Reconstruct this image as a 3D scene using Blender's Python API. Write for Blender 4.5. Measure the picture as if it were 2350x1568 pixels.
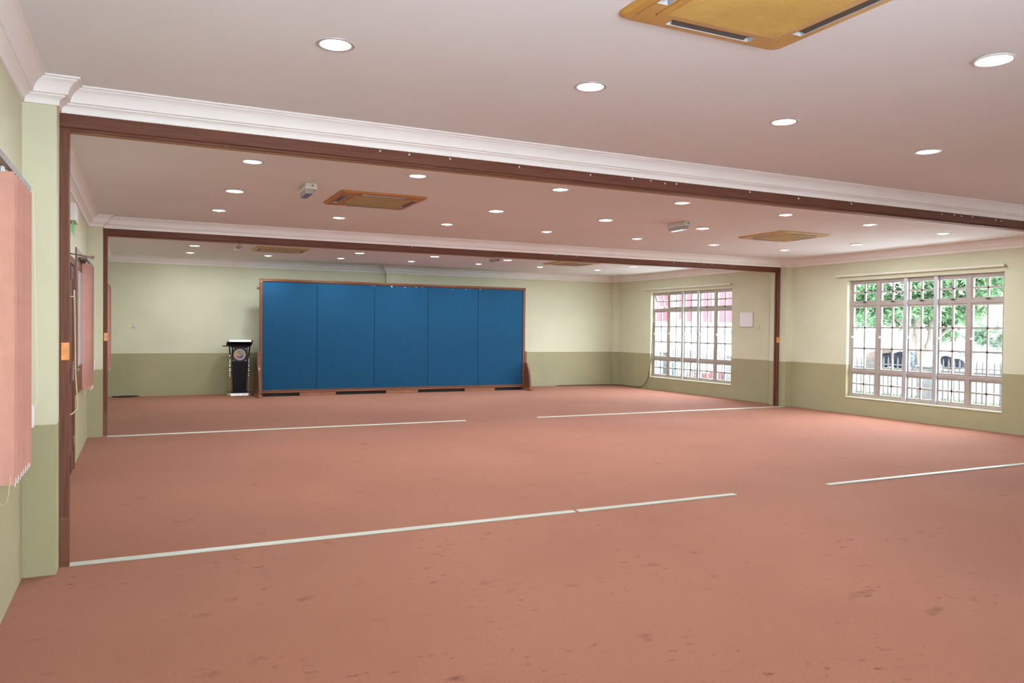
import bpy, bmesh, math, random
from mathutils import Vector, Matrix
from mathutils.geometry import delaunay_2d_cdt

# ------------------------------------------------------------------ reset
for o in list(bpy.data.objects):
    bpy.data.objects.remove(o, do_unlink=True)
scene = bpy.context.scene
COL = scene.collection
PI = math.pi

# ------------------------------------------------------------------ camera
W, H = 2350, 1568
F_PX, YAW, PITCH, ROLL = 1784.57, -25.58, -0.9435, 0.6259
cam_d = bpy.data.cameras.new('camera')
cam_d.sensor_fit = 'HORIZONTAL'
cam_d.sensor_width = 36.0
cam_d.lens = 36.0 * F_PX / W
cam_d.clip_start = 0.05
cam_d.clip_end = 400
cam = bpy.data.objects.new('camera', cam_d)
COL.objects.link(cam)
_y, _p, _r = math.radians(YAW), math.radians(PITCH), math.radians(ROLL)
_fw = Vector((math.sin(-_y) * math.cos(_p), math.cos(_y) * math.cos(_p), math.sin(_p)))
_rt = Vector((math.cos(_y), math.sin(_y), 0))
_up = _rt.cross(_fw)
_r2 = _rt * math.cos(_r) + _up * math.sin(_r)
_u2 = -_rt * math.sin(_r) + _up * math.cos(_r)
cam.matrix_world = Matrix(((_r2.x, _u2.x, -_fw.x, 0.623), (_r2.y, _u2.y, -_fw.y, -5.51),
                           (_r2.z, _u2.z, -_fw.z, 1.5), (0, 0, 0, 1)))
scene.camera = cam

# ------------------------------------------------------------------ world: bright overcast sky
world = bpy.data.worlds.new('overcast_sky')
scene.world = world
world.use_nodes = True
wn = world.node_tree
bg = wn.nodes['Background']
bg.inputs['Color'].default_value = (0.88, 0.97, 1.09, 1)
SKY = 20.0
bg.inputs['Strength'].default_value = SKY

# lamp strengths (the lamps themselves are built with the downlights)
LAMP = 19.0      # watts per downlight
GLOW = 9.0       # how bright the lamp faces themselves look

scene.view_settings.view_transform = 'Standard'
scene.view_settings.look = 'None'
scene.view_settings.exposure = 0.20
scene.view_settings.gamma = 1.0
scene.view_settings.use_curve_mapping = False
try:
    scene.cycles.max_bounces = 7
    scene.cycles.diffuse_bounces = 4
    scene.cycles.transparent_max_bounces = 24
    scene.cycles.sample_clamp_indirect = 8.0
except Exception:
    pass

# ------------------------------------------------------------------ room sizes (metres)
XR = 12.435            # right wall
YN, Y2, YB = -6.4, 6.305, 12.5   # near wall, second divider, far wall
ZC = 2.941             # ceiling
ZP = 0.900             # paint line
ZT, ZL = 2.790, 2.690  # cornice bottom / timber head bottom
PW, PD = 0.176, 0.17   # wall pier width / projection
BT = 0.10              # beam thickness
PB = 0.27              # pier reaches this far behind the divider's front

# ------------------------------------------------------------------ helpers
class MB:
    def __init__(s):
        s.v, s.f, s.m = [], [], []
    def add(s, vs, fs, mat=0):
        n = len(s.v)
        s.v += [tuple(v) for v in vs]
        for f in fs:
            s.f.append([i + n for i in f]); s.m.append(mat)
        return s
    def box(s, x0, x1, y0, y1, z0, z1, mat=0):
        vs = [(x0, y0, z0), (x1, y0, z0), (x1, y1, z0), (x0, y1, z0), (x0, y0, z1), (x1, y0, z1), (x1, y1, z1), (x0, y1, z1)]
        return s.add(vs, [(0, 3, 2, 1), (4, 5, 6, 7), (0, 1, 5, 4), (1, 2, 6, 5), (2, 3, 7, 6), (3, 0, 4, 7)], mat)
    def quad(s, a, b, c, d, mat=0):
        return s.add([a, b, c, d], [(0, 1, 2, 3)], mat)
    def prism(s, pts, axis, a0, a1, mat=0):
        """extrude a 2D outline along an axis: axis 'x' -> pts are (y,z), 'y' -> (x,z), 'z' -> (x,y)"""
        def mk(p, a):
            return {'x': (a, p[0], p[1]), 'y': (p[0], a, p[1]), 'z': (p[0], p[1], a)}[axis]
        n = len(pts)
        vs = [mk(p, a0) for p in pts] + [mk(p, a1) for p in pts]
        fs = [tuple(range(n - 1, -1, -1)), tuple(range(n, 2 * n))]
        fs += [(i, (i + 1) % n, n + (i + 1) % n, n + i) for i in range(n)]
        return s.add(vs, fs, mat)
    def lathe(s, prof, seg=24, c=(0, 0, 0), axis='z', mat=0, cap=True):
        vs, fs = [], []
        for r, h in prof:
            for k in range(seg):
                a = 2 * PI * k / seg
                x, y = r * math.cos(a), r * math.sin(a)
                p = {'z': (x, y, h), 'y': (x, h, y), 'x': (h, x, y)}[axis]
                vs.append((p[0] + c[0], p[1] + c[1], p[2] + c[2]))
        for i in range(len(prof) - 1):
            for k in range(seg):
                k2 = (k + 1) % seg
                fs.append((i * seg + k, i * seg + k2, (i + 1) * seg + k2, (i + 1) * seg + k))
        if cap:
            fs.append(tuple(range(seg - 1, -1, -1)))
            b = (len(prof) - 1) * seg
            fs.append(tuple(range(b, b + seg)))
        return s.add(vs, fs, mat)
    def tube(s, pts, r, seg=8, mat=0):
        pts = [Vector(p) for p in pts]
        rings = []
        prev = None
        for i, p in enumerate(pts):
            t = (pts[min(i + 1, len(pts) - 1)] - pts[max(i - 1, 0)]).normalized()
            if prev is None:
                u = t.orthogonal().normalized()
            else:
                u = (prev - t * prev.dot(t)).normalized()
            prev = u
            w = t.cross(u)
            rr = r[i] if isinstance(r, (list, tuple)) else r
            rings.append([p + (u * math.cos(2 * PI * k / seg) + w * math.sin(2 * PI * k / seg)) * rr for k in range(seg)])
        vs = [v for ring in rings for v in ring]
        fs = []
        for i in range(len(rings) - 1):
            for k in range(seg):
                k2 = (k + 1) % seg
                fs.append((i * seg + k, i * seg + k2, (i + 1) * seg + k2, (i + 1) * seg + k))
        fs.append(tuple(range(seg - 1, -1, -1)))
        b = (len(rings) - 1) * seg
        fs.append(tuple(range(b, b + seg)))
        return s.add(vs, fs, mat)
    def mesh(s, name, mats):
        me = bpy.data.meshes.new(name)
        me.from_pydata(s.v, [], s.f)
        for m in (mats if isinstance(mats, (list, tuple)) else [mats]):
            me.materials.append(m)
        for p, i in zip(me.polygons, s.m):
            p.material_index = i
        bm = bmesh.new(); bm.from_mesh(me)
        bmesh.ops.recalc_face_normals(bm, faces=bm.faces)
        bm.to_mesh(me); bm.free()
        me.update()
        return me

def smooth(o, ang=35):
    me = o.data
    for p in me.polygons:
        p.use_smooth = True
    try:
        me.set_sharp_from_angle(angle=math.radians(ang))
    except Exception:
        pass
    return o

def obj(name, mb, mats, parent=None, loc=None, bevel=0, sm=False, rot=None):
    me = mb.mesh(name, mats) if isinstance(mb, MB) else mb
    o = bpy.data.objects.new(name, me)
    COL.objects.link(o)
    if parent is not None:
        o.parent = parent
    if loc is not None:
        o.location = loc
    if rot is not None:
        o.rotation_euler = rot
    if bevel:
        b = o.modifiers.new('bevel', 'BEVEL'); b.width = bevel; b.segments = 2; b.limit_method = 'ANGLE'
    if sm:
        smooth(o)
    return o

def thing(name, label, cat, loc=(0, 0, 0), rz=0, group=None):
    o = bpy.data.objects.new(name, None)
    COL.objects.link(o)
    o.empty_display_size = 0.1
    o.location = loc
    o.rotation_euler = (0, 0, rz)
    return tag(o, label, cat, group)

def tag(o, label, cat, group=None, kind=None):
    o['label'] = label
    o['category'] = cat
    if group: o['group'] = group
    if kind: o['kind'] = kind
    return o

def struct(o, label=None):
    o['kind'] = 'structure'
    if label:
        o['label'] = label
    return o

def copy_tree(o, parent=None):
    c = o.copy()
    COL.objects.link(c)
    c.parent = parent
    for ch in list(o.children):
        copy_tree(ch, c)
    return c

# ------------------------------------------------------------------ materials (all procedural)
def mat(name, col, rough=0.6, var=0.0, scale=8.0, bump=0.0, bscale=60.0, metal=0.0, spec=0.5, stretch=None, col2=None, emit=None, estr=0, detail=4):
    m = bpy.data.materials.new(name)
    m.use_nodes = True
    nt = m.node_tree
    b = nt.nodes['Principled BSDF']
    b.inputs['Base Color'].default_value = (*col, 1)
    b.inputs['Roughness'].default_value = rough
    b.inputs['Metallic'].default_value = metal
    b.inputs['Specular IOR Level'].default_value = spec
    tc = nt.nodes.new('ShaderNodeTexCoord')
    src = tc.outputs['Object']
    if stretch:
        mp = nt.nodes.new('ShaderNodeMapping')
        mp.inputs['Scale'].default_value = stretch
        nt.links.new(src, mp.inputs['Vector']); src = mp.outputs['Vector']
    if var or col2:
        n = nt.nodes.new('ShaderNodeTexNoise')
        n.inputs['Scale'].default_value = scale
        n.inputs['Detail'].default_value = detail
        nt.links.new(src, n.inputs['Vector'])
        r = nt.nodes.new('ShaderNodeValToRGB')
        c2 = col2 or tuple(max(0, c * (1 - var)) for c in col)
        c1 = col if col2 else tuple(min(1, c * (1 + var * 0.6)) for c in col)
        r.color_ramp.elements[0].color = (*c2, 1); r.color_ramp.elements[0].position = 0.3
        r.color_ramp.elements[1].color = (*c1, 1); r.color_ramp.elements[1].position = 0.7
        nt.links.new(n.outputs['Fac'], r.inputs['Fac'])
        nt.links.new(r.outputs['Color'], b.inputs['Base Color'])
    if bump:
        n2 = nt.nodes.new('ShaderNodeTexNoise')
        n2.inputs['Scale'].default_value = bscale
        n2.inputs['Detail'].default_value = 3
        nt.links.new(src, n2.inputs['Vector'])
        bp = nt.nodes.new('ShaderNodeBump')
        bp.inputs['Strength'].default_value = bump
        bp.inputs['Distance'].default_value = 0.01
        nt.links.new(n2.outputs['Fac'], bp.inputs['Height'])
        nt.links.new(bp.outputs['Normal'], b.inputs['Normal'])
    if emit:
        b.inputs['Emission Color'].default_value = (*emit, 1)
        b.inputs['Emission Strength'].default_value = estr
    return m

M = {}
M['wall_up'] = mat('cream_green_wall_paint', (0.615, 0.605, 0.435), 0.75, var=0.05, scale=1.5, bump=0.05, bscale=90)
M['wall_lo'] = mat('olive_wall_paint', (0.345, 0.315, 0.175), 0.7, var=0.06, scale=1.5, bump=0.05, bscale=90)
M['ceiling'] = mat('white_ceiling_paint', (0.81, 0.825, 0.845), 0.85, var=0.03, scale=0.8)
M['cornice'] = mat('white_plaster', (0.88, 0.86, 0.84), 0.65, var=0.02, scale=3)
M['wood'] = mat('dark_stained_timber', (0.140, 0.050, 0.030), 0.5, spec=0.2, var=0.28, scale=5, bump=0.06, bscale=40, stretch=(0.6, 12, 12))
M['wood_v'] = mat('dark_stained_timber_upright', (0.150, 0.054, 0.032), 0.5, spec=0.2, var=0.28, scale=5, bump=0.06, bscale=40, stretch=(12, 12, 0.6))
M['wood_soffit'] = mat('paler_brown_timber', (0.33, 0.17, 0.085), 0.55, var=0.2, scale=5, stretch=(0.6, 12, 12))
M['wood_orange'] = mat('varnished_orange_timber', (0.75, 0.30, 0.07), 0.25, var=0.25, scale=14)
M['wood_red'] = mat('reddish_brown_varnished_timber', (0.155, 0.054, 0.024), 0.36, var=0.25, scale=6, bump=0.04, bscale=50, stretch=(2, 12, 12))
M['wood_block'] = mat('orange_brown_timber', (0.28, 0.105, 0.05), 0.5, var=0.2, scale=8)
M['felt'] = mat('blue_felt', (0.0135, 0.070, 0.142), 0.95, var=0.09, scale=30, bump=0.25, bscale=260, spec=0.1)
M['black'] = mat('black_laminate', (0.010, 0.009, 0.011), 0.55, spec=0.2, var=0.1, scale=10)
M['black_soft'] = mat('black_rubber_and_shade', (0.015, 0.014, 0.014), 0.8, var=0.1, scale=20)  # cable rubber, also the painted shade under the display board
M['chrome'] = mat('polished_chrome', (0.90, 0.89, 0.87), 0.24, metal=1.0, var=0.03, scale=20)
M['copper'] = mat('brown_lacquered_tube', (0.42, 0.22, 0.13), 0.3, metal=0.6, var=0.1, scale=12)
M['alu'] = mat('brushed_aluminium', (0.50, 0.50, 0.43), 0.45, metal=0.3, var=0.12, scale=9, stretch=(0.5, 20, 20))
M['winframe'] = mat('taupe_window_aluminium', (0.40, 0.345, 0.31), 0.45, metal=0.2, var=0.08, scale=6)
M['winpale'] = mat('silver_window_aluminium', (0.52, 0.53, 0.54), 0.35, metal=0.5, var=0.06, scale=6)
M['white'] = mat('white_plastic', (0.74, 0.73, 0.70), 0.4, var=0.03, scale=6)
M['greybox'] = mat('grey_white_plastic', (0.62, 0.59, 0.54), 0.45, var=0.05, scale=9)
M['clear'] = mat('smoked_clear_plastic', (0.33, 0.30, 0.28), 0.12, var=0.05, scale=9)
M['railw'] = mat('cream_curtain_rail', (0.72, 0.70, 0.58), 0.4, var=0.04, scale=6)
M['cass'] = mat('yellowed_plastic', (0.62, 0.40, 0.105), 0.45, var=0.12, scale=3.5)
M['cass2'] = mat('yellowed_plastic_trim', (0.55, 0.31, 0.075), 0.45, var=0.12, scale=3.5)
M['vane'] = mat('dark_louvre', (0.085, 0.080, 0.070), 0.5, var=0.1, scale=8)
M['slotgrey'] = mat('grey_slot_lining', (0.55, 0.57, 0.60), 0.5, var=0.05, scale=8)
M['pink'] = mat('salmon_blind_fabric', (0.60, 0.31, 0.245), 0.85, var=0.06, scale=14, bump=0.1, bscale=200)
M['bluepane'] = mat('frosted_pale_blue_glass', (0.62, 0.68, 0.72), 0.15, var=0.03, scale=3)
M['rail_dark'] = mat('dull_brown_grey_rail', (0.20, 0.18, 0.155), 0.5, var=0.1, scale=8)
M['brass'] = mat('satin_steel', (0.55, 0.53, 0.47), 0.25, metal=1.0, var=0.05, scale=20)
M['cord'] = mat('beige_cord', (0.50, 0.42, 0.27), 0.6, var=0.05, scale=20)
M['green'] = mat('green_acrylic', (0.10, 0.42, 0.14), 0.3, emit=(0.10, 0.55, 0.16), estr=0.06, var=0.05, scale=9)
M['reflector'] = mat('lamp_reflector', (0.85, 0.85, 0.86), 0.2, metal=0.8, var=0.02, scale=9)
M['rim'] = mat('downlight_rim', (0.55, 0.55, 0.57), 0.35, metal=0.3, var=0.03, scale=9)
M['bulb'] = mat('lamp_glow', (1, 1, 1), 0.5, emit=(0.97, 0.98, 1.0), estr=GLOW)
M['led'] = mat('led_diffuser_glow', (1, 1, 1), 0.5, emit=(1.0, 0.985, 0.93), estr=GLOW)
for k in ('bulb', 'led'):
    M[k].cycles.emission_sampling = 'NONE'
# outdoors
M['conc'] = mat('pale_concrete', (0.70, 0.70, 0.68), 0.9, var=0.12, scale=1.2, bump=0.1, bscale=20)
M['post'] = mat('weathered_concrete', (0.060, 0.058, 0.054), 0.9, var=0.3, scale=9, bump=0.2, bscale=30)
M['grass'] = mat('lawn_grass', (0.032, 0.066, 0.012), 0.9, var=0.4, scale=6)
M['iron'] = mat('dark_fence_iron', (0.018, 0.016, 0.015), 0.6, var=0.2, scale=9)
M['bark'] = mat('tree_bark', (0.095, 0.080, 0.064), 0.9, var=0.3, scale=7, bump=0.4, bscale=12, stretch=(3, 3, 0.6))
M['white_wall'] = mat('white_house_wall', (0.72, 0.73, 0.74), 0.85, var=0.05, scale=0.8)
M['red_wall'] = mat('red_painted_wall', (0.135, 0.013, 0.018), 0.7, var=0.12, scale=1.3)
M['cream_col'] = mat('cream_painted_column', (0.40, 0.33, 0.17), 0.8, var=0.05, scale=2)
M['dark_glass'] = mat('dark_window_glass', (0.022, 0.030, 0.034), 0.3, var=0.2, scale=2)
M['grey_roof'] = mat('grey_roof_sheet', (0.036, 0.037, 0.038), 0.7, var=0.15, scale=1.5)
M['red_roof'] = mat('red_clay_roof', (0.115, 0.036, 0.027), 0.8, var=0.25, scale=5)
M['heap'] = mat('dark_tarpaulin', (0.006, 0.007, 0.009), 0.9, spec=0.1, var=0.5, scale=3, bump=0.4, bscale=8)
M['heapb'] = mat('brown_sacking', (0.045, 0.03, 0.02), 0.85, var=0.4, scale=4)
M['red_pl'] = mat('red_plastic', (0.20, 0.018, 0.012), 0.5, var=0.15, scale=4)
M['blue_pl'] = mat('blue_plastic', (0.02, 0.04, 0.14), 0.5, var=0.3, scale=6)
M['yellow_pl'] = mat('yellow_plastic', (0.25, 0.15, 0.01), 0.5, var=0.1, scale=6)
M['palegate'] = mat('pale_blue_painted_metal', (0.10, 0.135, 0.155), 0.6, var=0.05, scale=4)
M['ac_grey'] = mat('grey_fan_grille', (0.07, 0.075, 0.08), 0.6, var=0.1, scale=9)

def leaf_material(name, c1, c2):
    m = bpy.data.materials.new(name)
    m.use_nodes = True
    nt = m.node_tree
    b = nt.nodes['Principled BSDF']
    b.inputs['Roughness'].default_value = 0.6
    gi = nt.nodes.new('ShaderNodeNewGeometry')
    r = nt.nodes.new('ShaderNodeValToRGB')
    r.color_ramp.elements[0].color = (*c1, 1)
    r.color_ramp.elements[1].color = (*c2, 1)
    nt.links.new(gi.outputs['Random Per Island'], r.inputs['Fac'])
    nt.links.new(r.outputs['Color'], b.inputs['Base Color'])
    tr = nt.nodes.new('ShaderNodeBsdfTranslucent')
    nt.links.new(r.outputs['Color'], tr.inputs['Color'])
    mx = nt.nodes.new('ShaderNodeMixShader')
    mx.inputs['Fac'].default_value = 0.4
    nt.links.new(b.outputs[0], mx.inputs[1]); nt.links.new(tr.outputs[0], mx.inputs[2])
    nt.links.new(mx.outputs[0], nt.nodes['Material Output'].inputs['Surface'])
    return m
M['leaf'] = leaf_material('green_leaves', (0.028, 0.066, 0.026), (0.090, 0.160, 0.065))
M['leaf2'] = leaf_material('dull_green_leaves', (0.034, 0.064, 0.036), (0.085, 0.130, 0.075))
M['flower'] = leaf_material('red_flowers', (0.22, 0.02, 0.012), (0.30, 0.08, 0.02))

def glass_material():
    m = bpy.data.materials.new('clear_window_glass')
    m.use_nodes = True
    nt = m.node_tree
    nt.nodes.remove(nt.nodes['Principled BSDF'])
    t = nt.nodes.new('ShaderNodeBsdfTransparent')
    t.inputs['Color'].default_value = (0.97, 0.985, 0.98, 1)
    g = nt.nodes.new('ShaderNodeBsdfGlossy')
    g.inputs['Roughness'].default_value = 0.02
    lw = nt.nodes.new('ShaderNodeLayerWeight')
    pw_ = nt.nodes.new('ShaderNodeMath'); pw_.operation = 'POWER'; pw_.inputs[1].default_value = 5.0
    nt.links.new(lw.outputs['Facing'], pw_.inputs[0])
    ma = nt.nodes.new('ShaderNodeMath'); ma.operation = 'MULTIPLY_ADD'
    ma.inputs[1].default_value = 0.6; ma.inputs[2].default_value = 0.02
    nt.links.new(pw_.outputs[0], ma.inputs[0])
    mx = nt.nodes.new('ShaderNodeMixShader')
    nt.links.new(ma.outputs[0], mx.inputs[0])
    nt.links.new(t.outputs[0], mx.inputs[1]); nt.links.new(g.outputs[0], mx.inputs[2])
    nt.links.new(mx.outputs[0], nt.nodes['Material Output'].inputs['Surface'])
    return m
M['glass'] = glass_material()

def carpet_material():
    m = bpy.data.materials.new('salmon_carpet')
    m.use_nodes = True
    nt = m.node_tree; L = nt.links
    b = nt.nodes['Principled BSDF']
    b.inputs['Roughness'].default_value = 0.95
    b.inputs['Specular IOR Level'].default_value = 0.12
    b.inputs['Sheen Weight'].default_value = 0.10
    b.inputs['Sheen Roughness'].default_value = 0.4
    b.inputs['Sheen Tint'].default_value = (1.0, 0.8, 0.72, 1)
    tc = nt.nodes.new('ShaderNodeTexCoord')
    def noise(sc, det, stretch=None, rough=0.5):
        n = nt.nodes.new('ShaderNodeTexNoise')
        n.inputs['Scale'].default_value = sc; n.inputs['Detail'].default_value = det
        n.inputs['Roughness'].default_value = rough
        if stretch:
            mp = nt.nodes.new('ShaderNodeMapping'); mp.inputs['Scale'].default_value = stretch
            L.new(tc.outputs['Object'], mp.inputs['Vector']); L.new(mp.outputs['Vector'], n.inputs['Vector'])
        else:
            L.new(tc.outputs['Object'], n.inputs['Vector'])
        return n
    def ramp(src, p0, c0, p1, c1):
        r = nt.nodes.new('ShaderNodeValToRGB')
        r.color_ramp.elements[0].position = p0; r.color_ramp.elements[0].color = (*c0, 1)
        r.color_ramp.elements[1].position = p1; r.color_ramp.elements[1].color = (*c1, 1)
        L.new(src, r.inputs['Fac']); return r
    def mul(a, c, fac=1.0):
        x = nt.nodes.new('ShaderNodeMixRGB'); x.blend_type = 'MULTIPLY'; x.inputs['Fac'].default_value = fac
        L.new(a, x.inputs['Color1']); L.new(c, x.inputs['Color2']); return x.outputs['Color']
    base = ramp(noise(0.55, 3).outputs['Fac'], 0.3, (0.260, 0.101, 0.060), 0.7, (0.302, 0.123, 0.075)).outputs['Color']
    pile = ramp(noise(190, 2).outputs['Fac'], 0.3, (0.80, 0.78, 0.77), 0.7, (1.12, 1.12, 1.12)).outputs['Color']
    c = mul(base, pile)
    # dark dirt marks with ragged shapes of their own
    st = ramp(noise(2.6, 7, (1.0, 1.5, 1), 0.62).outputs['Fac'], 0.30, (0.62, 0.58, 0.55), 0.37, (1, 1, 1)).outputs['Color']
    c = mul(c, st, 0.75)
    st2 = ramp(noise(9.0, 5, (1.0, 1.8, 1), 0.6).outputs['Fac'], 0.24, (0.55, 0.5, 0.48), 0.30, (1, 1, 1)).outputs['Color']
    c = mul(c, st2, 0.8)
    # clusters of small dark flecks
    fm = ramp(noise(1.1, 3).outputs['Fac'], 0.50, (0, 0, 0), 0.62, (1, 1, 1)).outputs['Color']
    fk = ramp(noise(11.0, 6, (0.8, 1.7, 1), 0.66).outputs['Fac'], 0.33, (0.5, 0.46, 0.44), 0.41, (1, 1, 1)).outputs['Color']
    fx = nt.nodes.new('ShaderNodeMixRGB'); fx.blend_type = 'MULTIPLY'
    L.new(fm, fx.inputs['Fac']); L.new(c, fx.inputs['Color1']); L.new(fk, fx.inputs['Color2'])
    c = fx.outputs['Color']
    # pale lint specks
    sp = nt.nodes.new('ShaderNodeTexVoronoi'); sp.inputs['Scale'].default_value = 14
    L.new(tc.outputs['Object'], sp.inputs['Vector'])
    spr = ramp(sp.outputs['Distance'], 0.025, (1, 1, 1), 0.045, (0, 0, 0)).outputs['Color']
    ad = nt.nodes.new('ShaderNodeMixRGB'); ad.blend_type = 'MIX'
    ad.inputs['Color2'].default_value = (0.62, 0.42, 0.33, 1)
    mm = nt.nodes.new('ShaderNodeMath'); mm.operation = 'MULTIPLY'; mm.inputs[1].default_value = 0.55
    L.new(spr, mm.inputs[0]); L.new(mm.outputs[0], ad.inputs['Fac'])
    L.new(c, ad.inputs['Color1'])
    L.new(ad.outputs['Color'], b.inputs['Base Color'])
    bp = nt.nodes.new('ShaderNodeBump'); bp.inputs['Strength'].default_value = 0.35; bp.inputs['Distance'].default_value = 0.006
    L.new(noise(240, 2).outputs['Fac'], bp.inputs['Height'])
    L.new(bp.outputs['Normal'], b.inputs['Normal'])
    return m
M['carpet'] = carpet_material()

# ================================================================== THE ROOM
# ---- floor
fl = MB().box(-0.15, XR + 0.2, YN - 0.2, YB + 0.2, -0.12, 0.0)
struct(obj('floor', fl, M['carpet']), 'salmon pink carpet covering the whole hall floor, with dark marks')

# ---- lights: positions of the downlights (x, y, kind)  kind 0 = recessed bulb, 1 = flat LED
ORD = ['', 'first', 'second', 'third', 'fourth', 'fifth', 'sixth', 'seventh']
LIGHTS = []
def row(bay, rowname, y_list, kind):
    for n, (x, y) in enumerate(y_list, 1):
        LIGHTS.append((x, y, kind, bay, rowname, n))
row('foreground ceiling', 'row before the near beam', [(1.52, -1.51), (3.03, -1.52), (4.61, -1.47), (6.26, -1.34)], 0)
LIGHTS.append((4.65, -2.90, 1, 'foreground ceiling', '', 0))
row('middle bay', 'row behind the near beam', [(1.51, 1.66), (3.0, 1.57), (4.53, 1.54), (6.14, 1.61), (7.80, 1.71), (9.41, 1.83), (11.07, 1.95)], 0)
row('middle bay', 'central row level with cassettes', [(1.53, 3.26), (4.54, 3.16), (6.11, 3.16), (7.72, 3.18), (11.14, 3.51)], 1)
row('middle bay', 'last row before the far beam', [(1.51, 4.88), (2.99, 4.78), (4.47, 4.66), (6.05, 4.68), (7.69, 4.73), (9.28, 4.80), (10.88, 4.82)], 0)
row('far bay', 'row level with cassettes', [(1.51, 9.62), (4.46, 9.38), (5.96, 9.28), (7.54, 9.20), (10.66, 9.16)], 1)
row('far bay', 'last row by the far wall', [(1.52, 11.21), (2.99, 11.05), (4.43, 10.82), (5.94, 10.72), (7.46, 10.55), (9.01, 10.54), (10.60, 10.59)], 0)
R_HOLE = 0.080

# ---- ceiling with round holes for the recessed lamps
outer = [(-0.15, YN - 0.2), (XR + 0.2, YN - 0.2), (XR + 0.2, YB + 0.2), (-0.15, YB + 0.2)]
vs = [Vector(p) for p in outer]; es = [(0, 1), (1, 2), (2, 3), (3, 0)]
holes = [(l[0], l[1]) for l in LIGHTS if l[2] == 0]
SEG = 20
for hx, hy in holes:
    n = len(vs)
    vs += [Vector((hx + R_HOLE * math.cos(2 * PI * k / SEG), hy + R_HOLE * math.sin(2 * PI * k / SEG))) for k in range(SEG)]
    es += [(n + k, n + (k + 1) % SEG) for k in range(SEG)]
rv, re, rf, *_ = delaunay_2d_cdt(vs, es, [], 1, 1e-5)
cm = MB()
keep = []
for f in rf:
    cx = sum(rv[i].x for i in f) / len(f); cy = sum(rv[i].y for i in f) / len(f)
    if any((cx - hx) ** 2 + (cy - hy) ** 2 < (R_HOLE * 0.98) ** 2 for hx, hy in holes):
        continue
    keep.append(tuple(f))
cm.add([(p.x, p.y, ZC) for p in rv], keep)
ceil_o = obj('ceiling', cm, M['ceiling'])
struct(ceil_o, 'flat white plasterboard ceiling over the three bays')
slab = MB().box(-0.15, XR + 0.2, YN - 0.2, YB + 0.2, ZC + 0.14, ZC + 0.24)
obj('roof_slab', slab, M['conc'], ceil_o)

# ---- walls (two-tone paint, split at the paint line, with openings)
def wall(name, label, axis, pos, thick, a0, a1, openings, z1=ZC + 0.14):
    """axis 'x': wall plane x=pos running along y from a0 to a1; axis 'y': plane y=pos running along x."""
    mb = MB()
    A = sorted({a0, a1} | {o[0] for o in openings} | {o[1] for o in openings})
    Z = sorted({-0.12, ZP, z1} | {o[2] for o in openings} | {o[3] for o in openings})
    def P(a, d, z):
        return (pos + d, a, z) if axis == 'x' else (a, pos + d, z)
    for i in range(len(A) - 1):
        for j in range(len(Z) - 1):
            am, zm = (A[i] + A[i + 1]) / 2, (Z[j] + Z[j + 1]) / 2
            if any(o[0] < am < o[1] and o[2] < zm < o[3] for o in openings):
                continue
            k = 0 if zm > ZP else 1
            for d in (0, thick):
                mb.quad(P(A[i], d, Z[j]), P(A[i + 1], d, Z[j]), P(A[i + 1], d, Z[j + 1]), P(A[i], d, Z[j + 1]), k)
    for b0, b1, c0, c1 in openings:
        for zz in [(max(c0, ZP), c1, 0), (c0, min(c1, ZP), 1)]:
            if zz[1] > zz[0]:
                for b in (b0, b1):
                    mb.quad(P(b, 0, zz[0]), P(b, thick, zz[0]), P(b, thick, zz[1]), P(b, 0, zz[1]), zz[2])
        mb.quad(P(b0, 0, c0), P(b1, 0, c0), P(b1, thick, c0), P(b0, thick, c0), 0)
        mb.quad(P(b0, 0, c1), P(b1, 0, c1), P(b1, thick, c1), P(b0, thick, c1), 0)
    mb.quad(P(a0, 0, -0.12), P(a0, thick, -0.12), P(a0, thick, z1), P(a0, 0, z1), 0)
    mb.quad(P(a1, 0, -0.12), P(a1, thick, -0.12), P(a1, thick, z1), P(a1, 0, z1), 0)
    me = mb.mesh(name, [M['wall_up'], M['wall_lo']])
    return struct(obj(name, me, None), label)
ZW0, ZW1 = 0.31, 2.455
WIN_R = [(1.91, 4.81), (7.92, 10.95), (-3.6, -2.2)]     # window openings in the right wall (near, far, foreground)
wall('wall_right', 'right wall, cream above and olive below, with gridded windows', 'x', XR, 0.18, YN - 0.2, YB + 0.2,
     [(a, b, ZW0, ZW1) for a, b in WIN_R])
wall('wall_left', 'left wall, cream above and olive below, beside blinds and door', 'x', 0.0, -0.15, YN - 0.2, YB + 0.2, [])
wall('wall_far', 'far wall behind the blue board, cream above olive', 'y', YB, 0.18, -0.15, XR + 0.2, [])
WIN_N = [(0.4, 3.0)]
wall('wall_near', 'near wall behind the viewer, cream above olive', 'y', YN, -0.18, -0.15, XR + 0.2, [(a, b, 0.5, 2.45) for a, b in WIN_N])

obj('added_sky_blocker', MB().box(-0.3, 6.0, YN - 2.4, YN - 0.18, 2.52, 2.62), M['conc'], bpy.data.objects['wall_near'])  # unseen slab added to keep sky light off the near floor

# pilasters of the far wall and wall piers of the two dividers
def two_tone_box(mb, x0, x1, y0, y1):
    mb.box(x0, x1, y0, y1, 0, ZP, 1)
    mb.box(x0, x1, y0, y1, ZP, ZC, 0)
mb = MB(); two_tone_box(mb, 5.88, 6.38, YB - 0.12, YB + 0.02)
struct(obj('wall_far_pilaster', mb, [M['wall_up'], M['wall_lo']]), 'shallow pilaster on the far wall behind the blue board')
mb = MB(); two_tone_box(mb, XR - 0.20, XR + 0.02, YB - 0.13, YB + 0.02)
struct(obj('wall_far_corner_pilaster', mb, [M['wall_up'], M['wall_lo']]), 'slim corner pilaster where far and right walls meet')

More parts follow.
